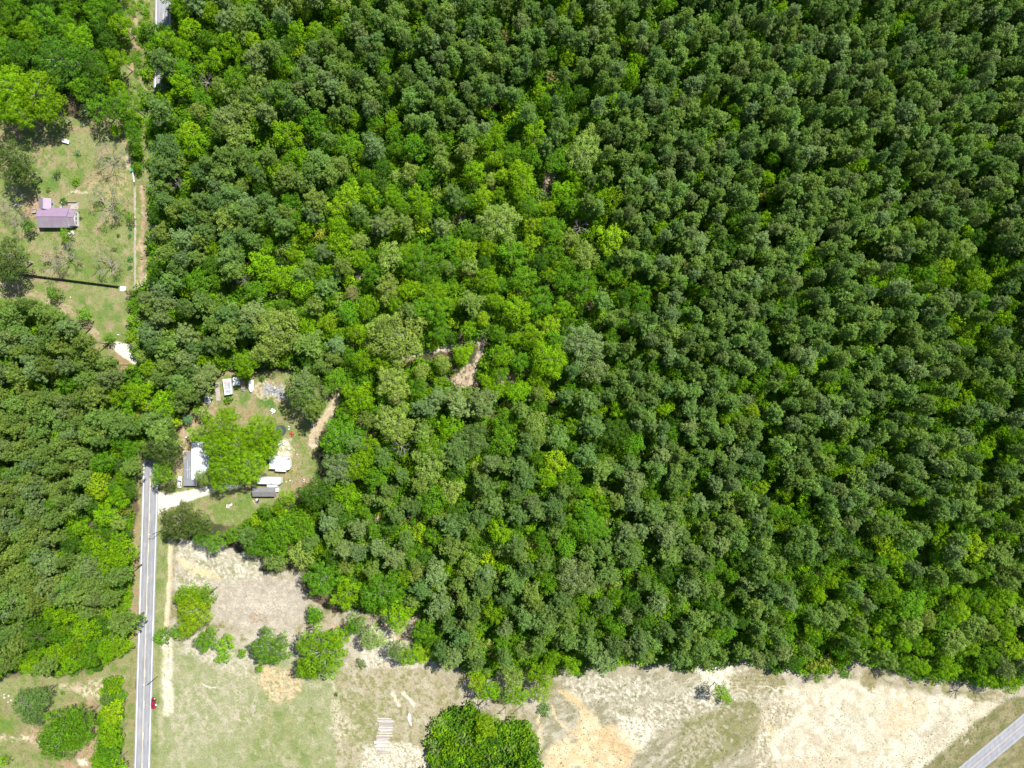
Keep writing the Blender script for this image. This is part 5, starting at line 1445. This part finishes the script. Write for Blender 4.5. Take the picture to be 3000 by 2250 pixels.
def car(name, label, px, py, rz, paint_m, Ln=4.75, W=1.82, Ht=1.45, cab=(-.5, .18), box=False):
    e = empty(name, (*G(px, py), 0), rz); tag(e, label, 'car')
    hl = Ln / 2; hw = W / 2
    b = loft([(-hl, hw * .80, .32, .72, hw * .70), (-hl + .18, hw * .93, .25, .84, hw * .84), (-hl + 1.0, hw, .2, .95, hw * .9), (0, hw, .2, .97, hw * .92), (hl - 1.3, hw, .2, .95, hw * .9),
              (hl - .35, hw * .94, .22, .82, hw * .84), (hl - .1, hw * .86, .3, .7, hw * .74), (hl, hw * .72, .34, .62, hw * .6)])
    b.build('body', paint_m, e, 0, True)
    c0, c1 = cab[0] * Ln, cab[1] * Ln
    g = MB()
    g.prism([(-hw * .88, c0), (hw * .88, c0), (hw * .88, c1), (-hw * .88, c1)], .9, Ht - .03, [(-hw * .68, c0 + .45), (hw * .68, c0 + .45), (hw * .68, c1 - .62), (-hw * .68, c1 - .62)])
    g.build('glass', M_GLASS, e)
    MB().prism([(-hw * .72, c0 + .40), (hw * .72, c0 + .40), (hw * .72, c1 - .58), (-hw * .72, c1 - .58)], Ht - .06, Ht, [(-hw * .66, c0 + .48), (hw * .66, c0 + .48), (hw * .66, c1 - .66), (-hw * .66, c1 - .66)]).build('roof', paint_m, e)
    for sx in (-1, 1):
        for yy in (-hl + .85, hl - .9):
            w_ = MB().hcyl((sx * (hw - .2), yy, .33), (sx * (hw + .01), yy, .33), .33, 14).build('wheel', M_DARK, e)
            MB().hcyl((sx * (hw - .02), yy, .33), (sx * (hw + .03), yy, .33), .18, 10).build('rim', M_CHROME, w_)
        MB().box(sx * hw * .62 - .2, sx * hw * .62 + .2, hl - .2, hl - .06, .55, .7).build('headlight', M_WROOF, e)
        MB().box(sx * hw * .66 - .18, sx * hw * .66 + .18, -hl + .0, -hl + .1, .6, .75).build('tail_light', M_REDP, e)
        MB().box(sx * (hw + .1) - .1, sx * (hw + .1) + .1, c1 - .45, c1 - .3, .9, 1.02).build('mirror', paint_m, e)
        MB().box(sx * hw * .79 - .03, sx * hw * .79 + .03, (c0 + c1) / 2 - .05, (c0 + c1) / 2 + .03, .98, Ht - .04).build('pillar', paint_m, e)
    return e
car('sedan', 'white sedan parked beside the grey lean-to roof', 528.5, 1412, math.radians(-4), M_CAR_W, 4.8, 1.85, 1.45, (-.36, .17))
car('red_car', 'dark red car on the grass shoulder right of the road', 451.5, 2059, math.radians(178), M_CAR_R, 4.9, 1.85, 1.5, (-.34, .20))

# ---- trailer yard ---------------------------------------------------------
def building(name, label, cat, parts):
    return None

t = empty('mobile_home', (*G(576, 1350), 0)); o_ = G(576, 1350)
tag(t, 'long white-roofed mobile home half hidden under the oaks', 'mobile home')
MB().prism(local(P((561.5, 1295), (593, 1295), (593, 1404), (561.5, 1404), h=3.0), o_), 0, 2.9).build('wall', M_WPAINT, t)
MB().prism(local(P((560.8, 1294), (594, 1294), (594, 1405), (560.8, 1405), h=3.0), o_), 2.9, 3.03).build('roof', M_WROOF, t)
MB().prism(local(P((570, 1361), (573, 1361), (573, 1364), (570, 1364), h=3.0), o_), 3.03, 3.3).build('vent', M_STEEL, t)
MB().prism(local(P((576.4, 1294), (577, 1294), (577, 1405), (576.4, 1405), h=3.0), o_), 3.03, 3.07).build('seam', M_STEEL, t)
MB().prism(local(P((594.4, 1318), (612, 1318), (612, 1385), (594.4, 1385), h=2.5), o_), 2.4, 2.5).build('awning', M_BLUEW, t)
for a, b in ((611, 1319), (611, 1350), (611, 1384)):
    q = G(a, b, 2.4); MB().box(q[0] - o_[0] - .05, q[0] - o_[0] + .05, q[1] - o_[1] - .05, q[1] - o_[1] + .05, 0, 2.4).build('awning_post', M_STEEL, t)
t = empty('lean_to', (*G(552, 1375), 0)); o_ = G(552, 1375)
tag(t, 'streaked grey metal lean-to roof along the road side of the mobile home', 'lean-to')
lr = random.Random(3)
xs_ = np.linspace(538, 560.4, 6)
for i in range(5):
    y0 = 1326 + (3 if i % 2 else 0) if i > 1 else 1346
    q = local(P((xs_[i] + .1, y0), (xs_[i + 1] - .1, y0), (xs_[i + 1] - .1, 1402.4), (xs_[i] + .1, 1402.4), h=2.5), o_)
    MB().prism(q, 2.30 + .05 * i, 2.36 + .05 * i).build('roof_panel', M_GREYM, t)
xs_ = np.linspace(537, 575.5, 8)
for i in range(7):
    q = local(P((xs_[i] + .1, 1402.8), (xs_[i + 1] - .1, 1402.8), (xs_[i + 1] - .1, 1423.5), (xs_[i] + .1, 1423.5), h=2.5), o_)
    MB().prism(q, 2.34 + .01 * (i % 2), 2.42).build('roof_panel', M_GREYM, t)
M_STRIP = mat('pale_roof_tape', (.45, .46, .47), .6)
for rect, zz in (((549.2, 1348, 550.0, 1402), 2.53), ((555.4, 1366, 556.0, 1402), 2.57), ((543.5, 1376, 555.4, 1376.9), 2.56), ((556.2, 1385.5, 563, 1386.5), 2.58), ((574.2, 1402.9, 575.4, 1423.3), 2.44)):
    q = local(P((rect[0], rect[1]), (rect[2], rect[1]), (rect[2], rect[3]), (rect[0], rect[3]), h=2.5), o_)
    MB().prism(q, zz - .2, zz + .01).build('roof_strip', M_STRIP, t)
MB().prism(local(P((541, 1350), (560, 1350), (560, 1402), (541, 1402), h=2.3), o_), 0, 2.25).build('wall', M_WOOD, t)
MB().prism(local(P((538, 1404), (574, 1404), (574, 1422.5), (538, 1422.5), h=2.3), o_), 0, 2.3).build('wall', M_WOOD, t)
t = empty('wooden_deck', (*G(549, 1335), 0)); o_ = G(549, 1335)
tag(t, 'weathered grey plank deck at the top of the grey lean-to', 'deck')
for i in range(9):
    q = local(P((540, 1323.5 + i * 2.5), (556.5, 1323.5 + i * 2.5), (556.5, 1325.7 + i * 2.5), (540, 1325.7 + i * 2.5), h=.6), o_)
    MB().prism(q, 0.45, .55 + .01 * (i % 3)).build('plank', M_WOOD, t)
MB().prism(local(P((538, 1322), (540, 1322), (540, 1345), (538, 1345), h=.6), o_), .0, .95).build('railing', M_WPAINT, t)
MB().prism(local(P((540, 1322), (558, 1322), (558, 1322.8), (540, 1322.8), h=.6), o_), .0, 1.1).build('railing', M_WPAINT, t)
small('tyre', 'old tyre lying in the dirt left of the grey lean-to', 'tyre', 534.5, 1351.5, [('tyre', MB().cyl(0, 0, .36, 0, .22, 14, .34), M_DARK), ('hub', MB().cyl(0, 0, .17, .22, .235, 10), M_TERRA)])
small('wooden_chair', 'small brown chair beside the deck railing', 'chair', 540, 1342, [('seat', MB().box(-.3, .3, -.3, .3, .4, .45), M_WOOD), ('backrest', MB().box(-.3, -.24, -.3, .3, .45, .95), M_WOOD), ('leg', MB().box(-.28, .28, -.28, -.22, 0, .4), M_WOOD), ('leg', MB().box(-.28, .28, .22, .28, 0, .4), M_WOOD)])
small('propane_tank', 'white tank standing on the dirt path left of the oaks', 'tank', 547.5, 1281, [('body', MB().cyl(0, 0, .42, .1, .85, 14), M_WROOF), ('cap', MB().cyl(0, 0, .42, .85, 1.05, 14, .15), M_WROOF), ('foot_ring', MB().cyl(0, 0, .3, 0, .1, 12), M_DARK)])

# campers
def camper(name, label, body, slides, hgt, m, extras=()):
    cx = sum(p[0] for p in body) / len(body); cy = sum(p[1] for p in body) / len(body)
    e = empty(name, (*G(cx, cy), 0)); o_ = G(cx, cy); tag(e, label, 'camper', 'parked campers')
    MB().prism(local(P(*body, h=hgt), o_), .6, hgt - .1).build('body', M_WPAINT, e)
    k = [((p[0] - cx) * 1.01 + cx, (p[1] - cy) * 1.01 + cy) for p in body]
    MB().prism(local(P(*k, h=hgt), o_), hgt - .1, hgt).build('roof', m, e, .04)
    for s_ in slides:
        MB().prism(local(P(*s_, h=hgt - .5), o_), .8, hgt - .45).build('slide_out', M_WROOF, e)
    for (rx, ry, rw, rh, z, mm, nm) in extras:
        q = G(rx, ry, hgt); MB().box(q[0] - o_[0] - rw, q[0] - o_[0] + rw, q[1] - o_[1] - rh, q[1] - o_[1] + rh, hgt, hgt + z).build(nm, mm, e)
    xs2 = [p[0] for p in body]; ys2 = [p[1] for p in body]
    for fx in (.35, .5):
        for yy in (min(ys2) + 3, max(ys2) - 3):
            q = G(min(xs2) + (max(xs2) - min(xs2)) * fx, yy, 0.3)
            q = (q[0] * (1 - hgt / ALT), q[1] * (1 - hgt / ALT))
            MB().hcyl((q[0] - o_[0], q[1] - o_[1] - .12, .38), (q[0] - o_[0], q[1] - o_[1] + .12, .38), .38, 12).build('wheel', M_DARK, e)
    return e
camper('camper', 'bright white camper with stepped side below the trampoline', [(789, 1336), (843, 1340), (849, 1352), (850, 1368), (847, 1376), (840, 1377), (789, 1373)], [[(806.7, 1373.5), (838, 1376.5), (837, 1382), (806.7, 1380.5)]], 3.3, M_WROOF,
       ((832, 1364, .12, .12, .2, M_STEEL, 'vent'), (846.5, 1362, .12, 1.4, .12, M_STEEL, 'awning_roll'), (845, 1345, .5, .35, .12, M_GREYM, 'roof_unit')))
camper('camper', 'long blue-stained camper beside the grey-roofed shed', [(756, 1399), (762, 1397), (823, 1399), (823, 1416), (817, 1420), (754, 1417.5), (753.5, 1404)], [[(782, 1420.4), (812, 1421), (812, 1427.4), (782, 1427)]], 3.2, M_BLUEW,
       ((799, 1406, .6, .5, .25, M_BLUEW, 'roof_unit'), (776, 1409, .2, .2, .12, M_WROOF, 'vent'), (785, 1410, .15, .15, .12, M_STEEL, 'vent'), (795, 1417, .35, .15, .12, M_GREYM, 'vent'), (815, 1404, .25, .35, .1, M_WROOF, 'hatch'), (765, 1409, .25, .2, .1, M_WROOF, 'hatch')))
camper('camper_shell', 'open rust-stained camper shell with white rim and blue floor', [(652, 1111.5), (675, 1109), (679, 1154.5), (658, 1158)], [], 2.2, M_RUST)
q0 = G(666, 1133, 2.25)
e = empty('roof_rim_sheets', (0, 0, 0)); bpy.data.objects.remove(e)
shell = [o for o in COL.objects if o.name.startswith('camper_shell')][0]
o_ = (shell.location.x, shell.location.y)
for a, b, c, d in (((652, 1111.5), (654.6, 1111.2), (660.4, 1157.6), (658, 1158)), ((672.6, 1109.3), (675, 1109), (679, 1154.5), (676.6, 1154.9)), ((654.7, 1111.2), (672.5, 1109.3), (672.8, 1112.2), (655.1, 1114)), ((659.9, 1153), (676.3, 1151), (676.5, 1154.8), (660.4, 1157.4))):
    MB().prism(local(P(a, b, c, d, h=2.4), o_), 2.22, 2.42).build('rim', M_WROOF, shell)
MB().prism(local(P((657.5, 1141), (675, 1139.5), (675.5, 1142), (657.9, 1143.5), h=2.4), o_), 2.22, 2.3).build('rib', M_WROOF, shell)
MB().prism(local(P((668, 1125), (673.5, 1122), (676, 1150), (660.5, 1151), (662, 1146), (670, 1144), h=2.3), o_), 2.21, 2.24).build('floor_sheet', mat('blue_grey_sheet', (.24, .32, .36), .5, .3, 1), shell)
def shed(name, label, px, hgt, m, wm, extra=None):
    cx = sum(p[0] for p in px) / len(px); cy = sum(p[1] for p in px) / len(px)
    e = empty(name, (*G(cx, cy), 0)); o_ = G(cx, cy); tag(e, label, 'shed')
    kk_ = [((p[0] - cx) * .96 + cx, (p[1] - cy) * .96 + cy) for p in px]
    MB().prism(local(P(*kk_, h=hgt), o_), 0, hgt - .05).build('wall', wm, e)
    MB().prism(local(P(*px, h=hgt), o_), hgt - .05, hgt + .05).build('roof', m, e)
    return e, o_
e, o_ = shed('small_shed', 'small square white-roofed shed right of the camper shell', [(681.5, 1105.5), (698, 1105), (701.5, 1109), (701.8, 1129), (682.8, 1129.5)], 2.2, M_WROOF, M_WPAINT)
MB().box(-.5, .4, -1.78, -1.66, 0, 1.9).build('door', M_WOOD, e)
# grey gabled shed
gx0, gy1 = G(740, 1427.5, 2.6); gx1, gy0 = G(806, 1455, 2.6)
e = empty('grey_shed', ((gx0 + gx1) / 2, (gy0 + gy1) / 2, 0)); cx_, cy_ = (gx0 + gx1) / 2, (gy0 + gy1) / 2
tag(e, 'grey-roofed gabled shed at the foot of the yard', 'shed')
MB().box(gx0 + .3 - cx_, gx1 - .3 - cx_, gy0 + .3 - cy_, gy1 - .3 - cy_, 0, 2.55).build('wall', M_WOOD, e)
a, b_ = gable(None, gx0 - cx_, gx1 - cx_, gy0 - cy_, gy1 - cy_, 2.6, 3.3)
a.build('roof_slope', M_GREYR, e); b_.build('roof_slope', M_GREYR, e)
MB().hcyl((gx0 - cx_, 0, 3.3), (gx1 - cx_, 0, 3.3), .07, 6).build('ridge_cap', M_GREYR, e)
MB().box(gx0 + .24 - cx_, gx0 + .32 - cx_, -.6, .6, 0, 2.0).build('door', M_WPAINT, e)
MB().box(gx1 - .2 - cx_, gx1 + 1.0 - cx_, -.2, 1.6, 0, 1.5).build('porch', M_WPAINT, e)
# concrete strip
small('concrete_strip', 'long pale concrete strip left of the camper shell', 'slab', 638.5, 1148, [('slab', MB().prism([(-1.2, 3.9), (.55, 3.9), (1.25, -3.7), (-.75, -3.7)], 0, .12), M_CONC)])
# white-framed cart
small('flatbed_cart', 'white-framed cart with dark bed beside the concrete strip', 'cart', 611, 1171,
      [('frame', MB().box(-1.35, 1.35, .85, 1.35, .35, .75), M_CAR_W), ('frame', MB().box(-1.35, -1.15, -1.15, .85, .35, .7), M_CAR_W), ('frame', MB().box(1.15, 1.35, -1.15, .85, .35, .7), M_CAR_W), ('frame', MB().prism([(-1.35, -1.15), (1.35, -1.15), (.95, -1.4), (-.95, -1.4)], .35, .7), M_CAR_W),
       ('bed', MB().box(-1.14, 1.14, -1.14, .84, .3, .5), M_GREYM), ('wheel', MB().hcyl((-1.5, 0, .3), (-1.36, 0, .3), .3), M_DARK), ('wheel', MB().hcyl((1.36, 0, .3), (1.5, 0, .3), .3), M_DARK)], -.17)
# boats
def boat(name, label, px, py, rz, L_, W_, deck, hullm, cover=None):
    e = empty(name, (*G(px, py), 0), rz); tag(e, label, 'boat', 'boats on trailers in the yard')
    hw = W_ / 2; hl = L_ / 2
    outl = [(-hw, hl), (hw, hl), (hw, -hl * .25), (hw * .82, -hl * .62), (hw * .42, -hl * .9), (0, -hl), (-hw * .42, -hl * .9), (-hw * .82, -hl * .62), (-hw, -hl * .25)]
    ins = [(x * .8, y * .93) for x, y in outl]
    MB().prism([(x * .75, y * .93) for x, y in outl], .45, 1.05, outl).build('hull', hullm, e)
    MB().prism(outl, 1.05, 1.10).build('gunwale', deck, e)
    if cover:
        MB().prism(outl, 1.11, 1.45, ins).build('cover', cover, e)
    else:
        MB().prism(ins, 1.101, 1.13).build('deck', deck, e)
        for k, yy in enumerate((.62, .35, .12, -.08)):
            MB().box(-hw * .55, hw * .55 * (1 if k == 0 else .35), yy * hl - .07, yy * hl + .07, 1.135, 1.26).build('seat', M_GREYM, e)
        MB().box(-.15, .15, -hl * .45, -hl * .38, 1.135, 1.3).build('hatch', M_GREYM, e)
    MB().box(-.22, .22, hl, hl + .3, .6, 1.5).build('outboard_motor', M_DARK, e)
    for sx in (-1, 1):
        MB().hcyl((sx * hw * .85, .3, .3), (sx * (hw * .85 + .18), .3, .3), .3, 12).build('wheel', M_DARK, e)
        MB().hcyl((sx * hw * .6, hl * .8, .4), (sx * .08, -hl * 1.1, .4), .05, 6).build('trailer_rail', M_STEEL, e)
    MB().hcyl((0, -hl, .42), (0, -hl - .95, .4), .05, 6).build('trailer_tongue', M_STEEL, e)
boat('boat', 'open white boat with its bow towards the oaks', 738.5, 1131, .02, 5.2, 2.05, M_WROOF, M_WPAINT)
t = small('covered_wagon', 'long narrow trailer under a brown tarp, between shed and boat', 'trailer', 714.5, 1127,
      [('cover', MB().prism([(-.95, 2.4), (.95, 2.4), (.9, -1.9), (-.9, -1.9)], .5, 1.35, [(-.8, 2.3), (.8, 2.3), (.8, -1.85), (-.8, -1.85)]), M_BROWN), ('bed', MB().box(-.98, .98, -2.5, 2.45, .4, .499), M_STEEL), ('tailgate', MB().box(-.95, .95, -2.5, -1.92, .5, .85), M_GREYM),
       ('wheel', MB().hcyl((-1.15, -.2, .32), (-1.0, -.2, .32), .32), M_DARK), ('wheel', MB().hcyl((1.0, -.2, .32), (1.15, -.2, .32), .32), M_DARK), ('bumper', MB().box(-.1, .8, -2.75, -2.52, .3, .5), M_WROOF)], .03)
# trampoline
e = empty('trampoline', (*G(826, 1260, 0), 0)); tag(e, 'round dark trampoline at the right edge of the oaks', 'trampoline')
tt = MB()
n = 28
for r0, r1, z, nm, m in ((0, 1.85, .9, 'bed', M_TRAMP), (1.87, 2.15, .92, 'pad', mat('trampoline_pad', (.05, .06, .085), .6))):
    mb = MB()
    if r0 == 0: mb.cyl(0, 0, r1, z - .02, z, n)
    else:
        for k in range(n):
            a0, a1 = k * 2 * math.pi / n, (k + 1) * 2 * math.pi / n
            mb.prism([(r0 * math.cos(a0), r0 * math.sin(a0)), (r1 * math.cos(a0), r1 * math.sin(a0)), (r1 * math.cos(a1), r1 * math.sin(a1)), (r0 * math.cos(a1), r0 * math.sin(a1))], z - .04, z)
    mb.build(nm, m, e)
for k in range(6):
    a0 = k * math.pi / 3 + .3
    MB().cyl(2.05 * math.cos(a0), 2.05 * math.sin(a0), .03, 0, .88, 6).build('leg', M_STEEL, e)
# mower
small('riding_mower', 'small orange-red riding mower right of the trampoline', 'mower', 855.5, 1271, [('hood', MB().box(-.3, .3, .1, .95, .35, .85), M_REDP), ('deck', MB().box(-.55, .55, -.5, .3, .2, .34), M_REDP), ('seat', MB().box(-.22, .22, -.5, -.1, .6, .75), M_DARK), ('fender', MB().box(-.5, .5, -.8, -.15, .4, .58), M_REDP),
      ('wheel', MB().hcyl((-.6, -.6, .3), (-.42, -.6, .3), .3), M_DARK), ('wheel', MB().hcyl((.42, -.6, .3), (.6, -.6, .3), .3), M_DARK), ('wheel', MB().hcyl((-.5, .75, .2), (-.36, .75, .2), .2), M_DARK), ('wheel', MB().hcyl((.36, .75, .2), (.5, .75, .2), .2), M_DARK)], .6)
small('tabletop', 'white rectangular table standing askew on the grass', 'table', 801.5, 1203, [('tabletop', MB().box(-.98, .98, -.7, .7, .7, .76), M_WROOF)] + [('leg', MB().box(a - .04, a + .04, b - .04, b + .04, 0, .7), M_STEEL) for a in (-.85, .85) for b in (-.6, .6)], -.55)
small('bucket', 'white bucket beside the askew white table', 'bucket', 798.5, 1211, [('body', MB().cyl(0, 0, .2, 0, .4, 12, .25), M_WROOF), ('lid', MB().cyl(0, 0, .27, .4, .43, 12), M_WPAINT)])
small('cooler_box', 'white box lying open above the mower', 'box', 847, 1249.5, [('body', MB().box(-.4, .4, -.22, .22, 0, .4), M_WROOF), ('lid', MB().box(-.4, .4, .24, .5, .0, .1), M_DARK)], -.5)
small('plastic_chair', 'white plastic chair between the open box and the mower', 'chair', 847, 1257, [('seat', MB().box(-.28, .28, -.28, .28, .38, .43), M_WROOF), ('backrest', MB().box(-.28, .28, .24, .3, .43, .85), M_WROOF), ('leg', MB().box(-.26, -.2, -.26, .26, 0, .38), M_WROOF), ('leg', MB().box(.2, .26, -.26, .26, 0, .38), M_WROOF)], .2)
small('tyre', 'tyre with a white hub on the path right of the yard', 'tyre', 909.4, 1235, [('tyre', MB().cyl(0, 0, .42, 0, .26, 16, .4), M_DARK), ('hub', MB().cyl(0, 0, .26, .26, .28, 12), M_WROOF)])
small('white_crate', 'white crate on the path below the white-hubbed tyre', 'crate', 916, 1244, [('body', MB().box(-.38, .38, -.38, .38, 0, .5), M_WROOF), ('lid', MB().box(-.4, .4, -.4, .4, .5, .55), M_WPAINT)], .7)
small('white_jug', 'small white jug beside the white crate', 'jug', 912.5, 1249.5, [('body', MB().cyl(0, 0, .17, 0, .35, 10), M_WROOF), ('neck', MB().cyl(0, 0, .06, .35, .45, 8), M_WROOF)])
small('white_sack', 'crumpled white sack near the dark shade of the olive pine', 'sack', 906, 1217, [('body', MB().cyl(0, 0, .35, 0, .3, 7, .15), M_WROOF), ('fold', MB().box(-.3, .1, -.3, .2, 0, .12), M_WPAINT)])
small('quad_bike', 'white quad bike on the pale sand above the white camper', 'quad bike', 829, 1299, [('body', MB().box(-.35, .35, -.7, .7, .45, .8), M_WROOF), ('fender', MB().box(-.55, .55, .35, .8, .6, .68), M_WROOF), ('fender', MB().box(-.55, .55, -.8, -.35, .6, .68), M_WROOF), ('seat', MB().box(-.18, .18, -.45, .15, .8, .92), M_DARK), ('handlebar', MB().hcyl((-.4, .35, 1.0), (.4, .35, 1.0), .03, 6), M_DARK)] +
      [('wheel', MB().hcyl((a - .12, b, .3), (a + .12, b, .3), .3), M_DARK) for a in (-.5, .5) for b in (-.55, .55)], 1.3)
small('trash_cart', 'white cart with dark wheels left of the quad bike', 'cart', 820, 1300, [('body', MB().box(-.5, .5, -.35, .35, .35, .6), M_WROOF), ('handle', MB().hcyl((.5, 0, .5), (1.0, 0, .9), .03, 6), M_DARK), ('wheel', MB().hcyl((-.2, -.45, .25), (-.2, -.36, .25), .25), M_DARK), ('wheel', MB().hcyl((-.2, .36, .25), (-.2, .45, .25), .25), M_DARK)], .5)
# hose
e = Tubes(); hp = [(835.5, 1390), (841, 1383), (847, 1379.5), (853, 1376), (858, 1376), (863, 1378), (866, 1380)]
e.add([(*G(a, b), .06) for a, b in hp], [.09] * len(hp), 6); hp = [(842, 1381), (846, 1377), (851, 1378), (850, 1383), (845, 1384), (842, 1381)]
e.add([(*G(a, b), .16) for a, b in hp], [.07] * len(hp), 6)
tag(link_mesh('garden_hose', e.mesh('garden_hose', M_YHOSE)), 'yellow hose coiled at the corner of the white camper', 'hose')
# junk
jr = random.Random(4)
def junk(label, px, py, n, rad, cols, name='scrap_heap'):
    e = empty(name, (*G(px, py), 0)); tag(e, label, 'scrap heap')
    for i in range(n):
        a = jr.uniform(0, 6.28); r = rad * math.sqrt(jr.random()); x, y = r * math.cos(a), r * math.sin(a); w_, d_ = jr.uniform(.15, .5), jr.uniform(.1, .35)
        ca, sa = math.cos(a * 3), math.sin(a * 3)
        MB().prism([(x + p * ca - q * sa, y + p * sa + q * ca) for p, q in ((-w_, -d_), (w_, -d_), (w_, d_), (-w_, d_))], 0, jr.uniform(.12, .6)).build('scrap', jr.choice(cols), e)
junk('little heap of grey and white scrap below the grey shed', 754.5, 1469, 9, .8, [M_WROOF, M_STEEL, M_DARK, M_GREYM])
junk('scatter of broken bits on the grey ash patch', 808, 1150, 22, 3.4, [M_STEEL, M_GREYM, M_WROOF, M_BROWN, M_CONC, M_GREYR])
junk('bits of scrap on the bare earth right of the long camper', 888, 1406, 4, .5, [M_WROOF, M_DARK, M_GREYM])
junk('white litter between the grey shed and the camper', 813, 1432, 6, .7, [M_WROOF, M_WPAINT])
e = small('striped_mattress', 'red and white striped cushion on the grass below the drive', 'cushion', 668, 1483, [('stripe', MB().box(-.75, .75, -.62 + .25 * i, -.38 + .25 * i, 0, .25), M_REDP if i % 2 else M_WROOF) for i in range(5)], 1.4)
small('folded_sheet', 'pale folded sheet and frame right of the striped cushion', 'sheet', 677, 1479, [('sheet', MB().box(-.6, .5, -.35, .35, 0, .3), M_WROOF), ('fold', MB().box(.3, .9, .1, .6, 0, .2), M_STEEL)], .6)
# plank by the shed
small('plank', 'pale plank lying in the grass below the grey shed', 'plank', 744.5, 1471, [('plank', MB().box(-.1, .1, -.95, .95, 0, .08), mat('pale_plank', (.5, .42, .3), .8))], .62)
# pale stones and litter on the lawns
pr = random.Random(8)
M_STONE = mat('pale_stone', (.62, .58, .5), .9, .15, 3)
stone = None
for i, (a, b, lb) in enumerate(((12, 2035, 'uppermost pale stone of the group at the left edge'), (25, 2039, 'pale stone right of the uppermost one at the left edge'), (12, 2044, 'pale stone under the uppermost one at the left edge'), (32, 2052, 'pale stone nearest the blue-green tree'),
                               (24, 2057, 'lowest pale stone left of the blue-green tree'), (206, 871, 'pale stone on the lawn below the black fence'), (870, 1331, 'pale stone on the grass right of the white camper'), (862, 1318, 'flat pale stone above the camper stone'),
                               (873, 1252, 'small pale stone right of the mower'), (838, 1411, 'pale stone right of the long camper'), (850, 1408, 'second pale stone, right of the long camper corner'))):
    small('pale_stone', lb, 'stone', a, b, [('block', MB().cyl(0, 0, pr.uniform(.25, .45), 0, pr.uniform(.15, .3), 6, .2), M_STONE)], pr.uniform(0, 3), 'pale stones lying on the grass')

# ---- log row --------------------------------------------------------------
e = empty('log_row', (*G(1126, 2154), 0)); o_ = G(1126, 2154)
tag(e, 'row of bleached grey logs laid side by side in the field', 'log row')
lr = random.Random(12)
y = 2104.5
i = 0
while y < 2207:
    st = lr.uniform(2.0, 3.1)
    xc = 1127 + 5 * math.sin((y - 2104) / 16) - (y - 2104) * .04
    hw_ = lr.uniform(19, 25) if y < 2135 else lr.uniform(16, 24)
    if y > 2196: hw_ *= .7
    a = G(xc - hw_ + lr.uniform(-3, 3), y + lr.uniform(-.6, .6)); b = G(xc + hw_ + lr.uniform(-3, 3), y + lr.uniform(-1.2, 1.2))
    r = st * PX * .5
    if lr.random() > .1:
        MB().hcyl((a[0] - o_[0], a[1] - o_[1], r + .05 + .1 * (i % 2)), (b[0] - o_[0], b[1] - o_[1], r + .05 + .1 * (i % 2)), r, 8).build('log', lr.choice([M_LOGG, M_LOGP, M_LOGW, M_LOGW]), e)
    y += st; i += 1
# white sheet
sh = [(1199, 2088), (1203, 2094), (1205, 2104), (1204, 2113), (1206, 2120), (1205, 2127.5), (1201, 2120), (1197, 2112), (1194.5, 2104), (1196, 2095)]
MBs = MB().prism([(a, b) for a, b in P(*sh)], .02, .10)
o = MBs.build('white_sheet', mat('white_plastic_sheet', (.66, .64, .60), .6, .1, 2)); tag(o, 'leaf-shaped white plastic sheet right of the log row', 'sheet')
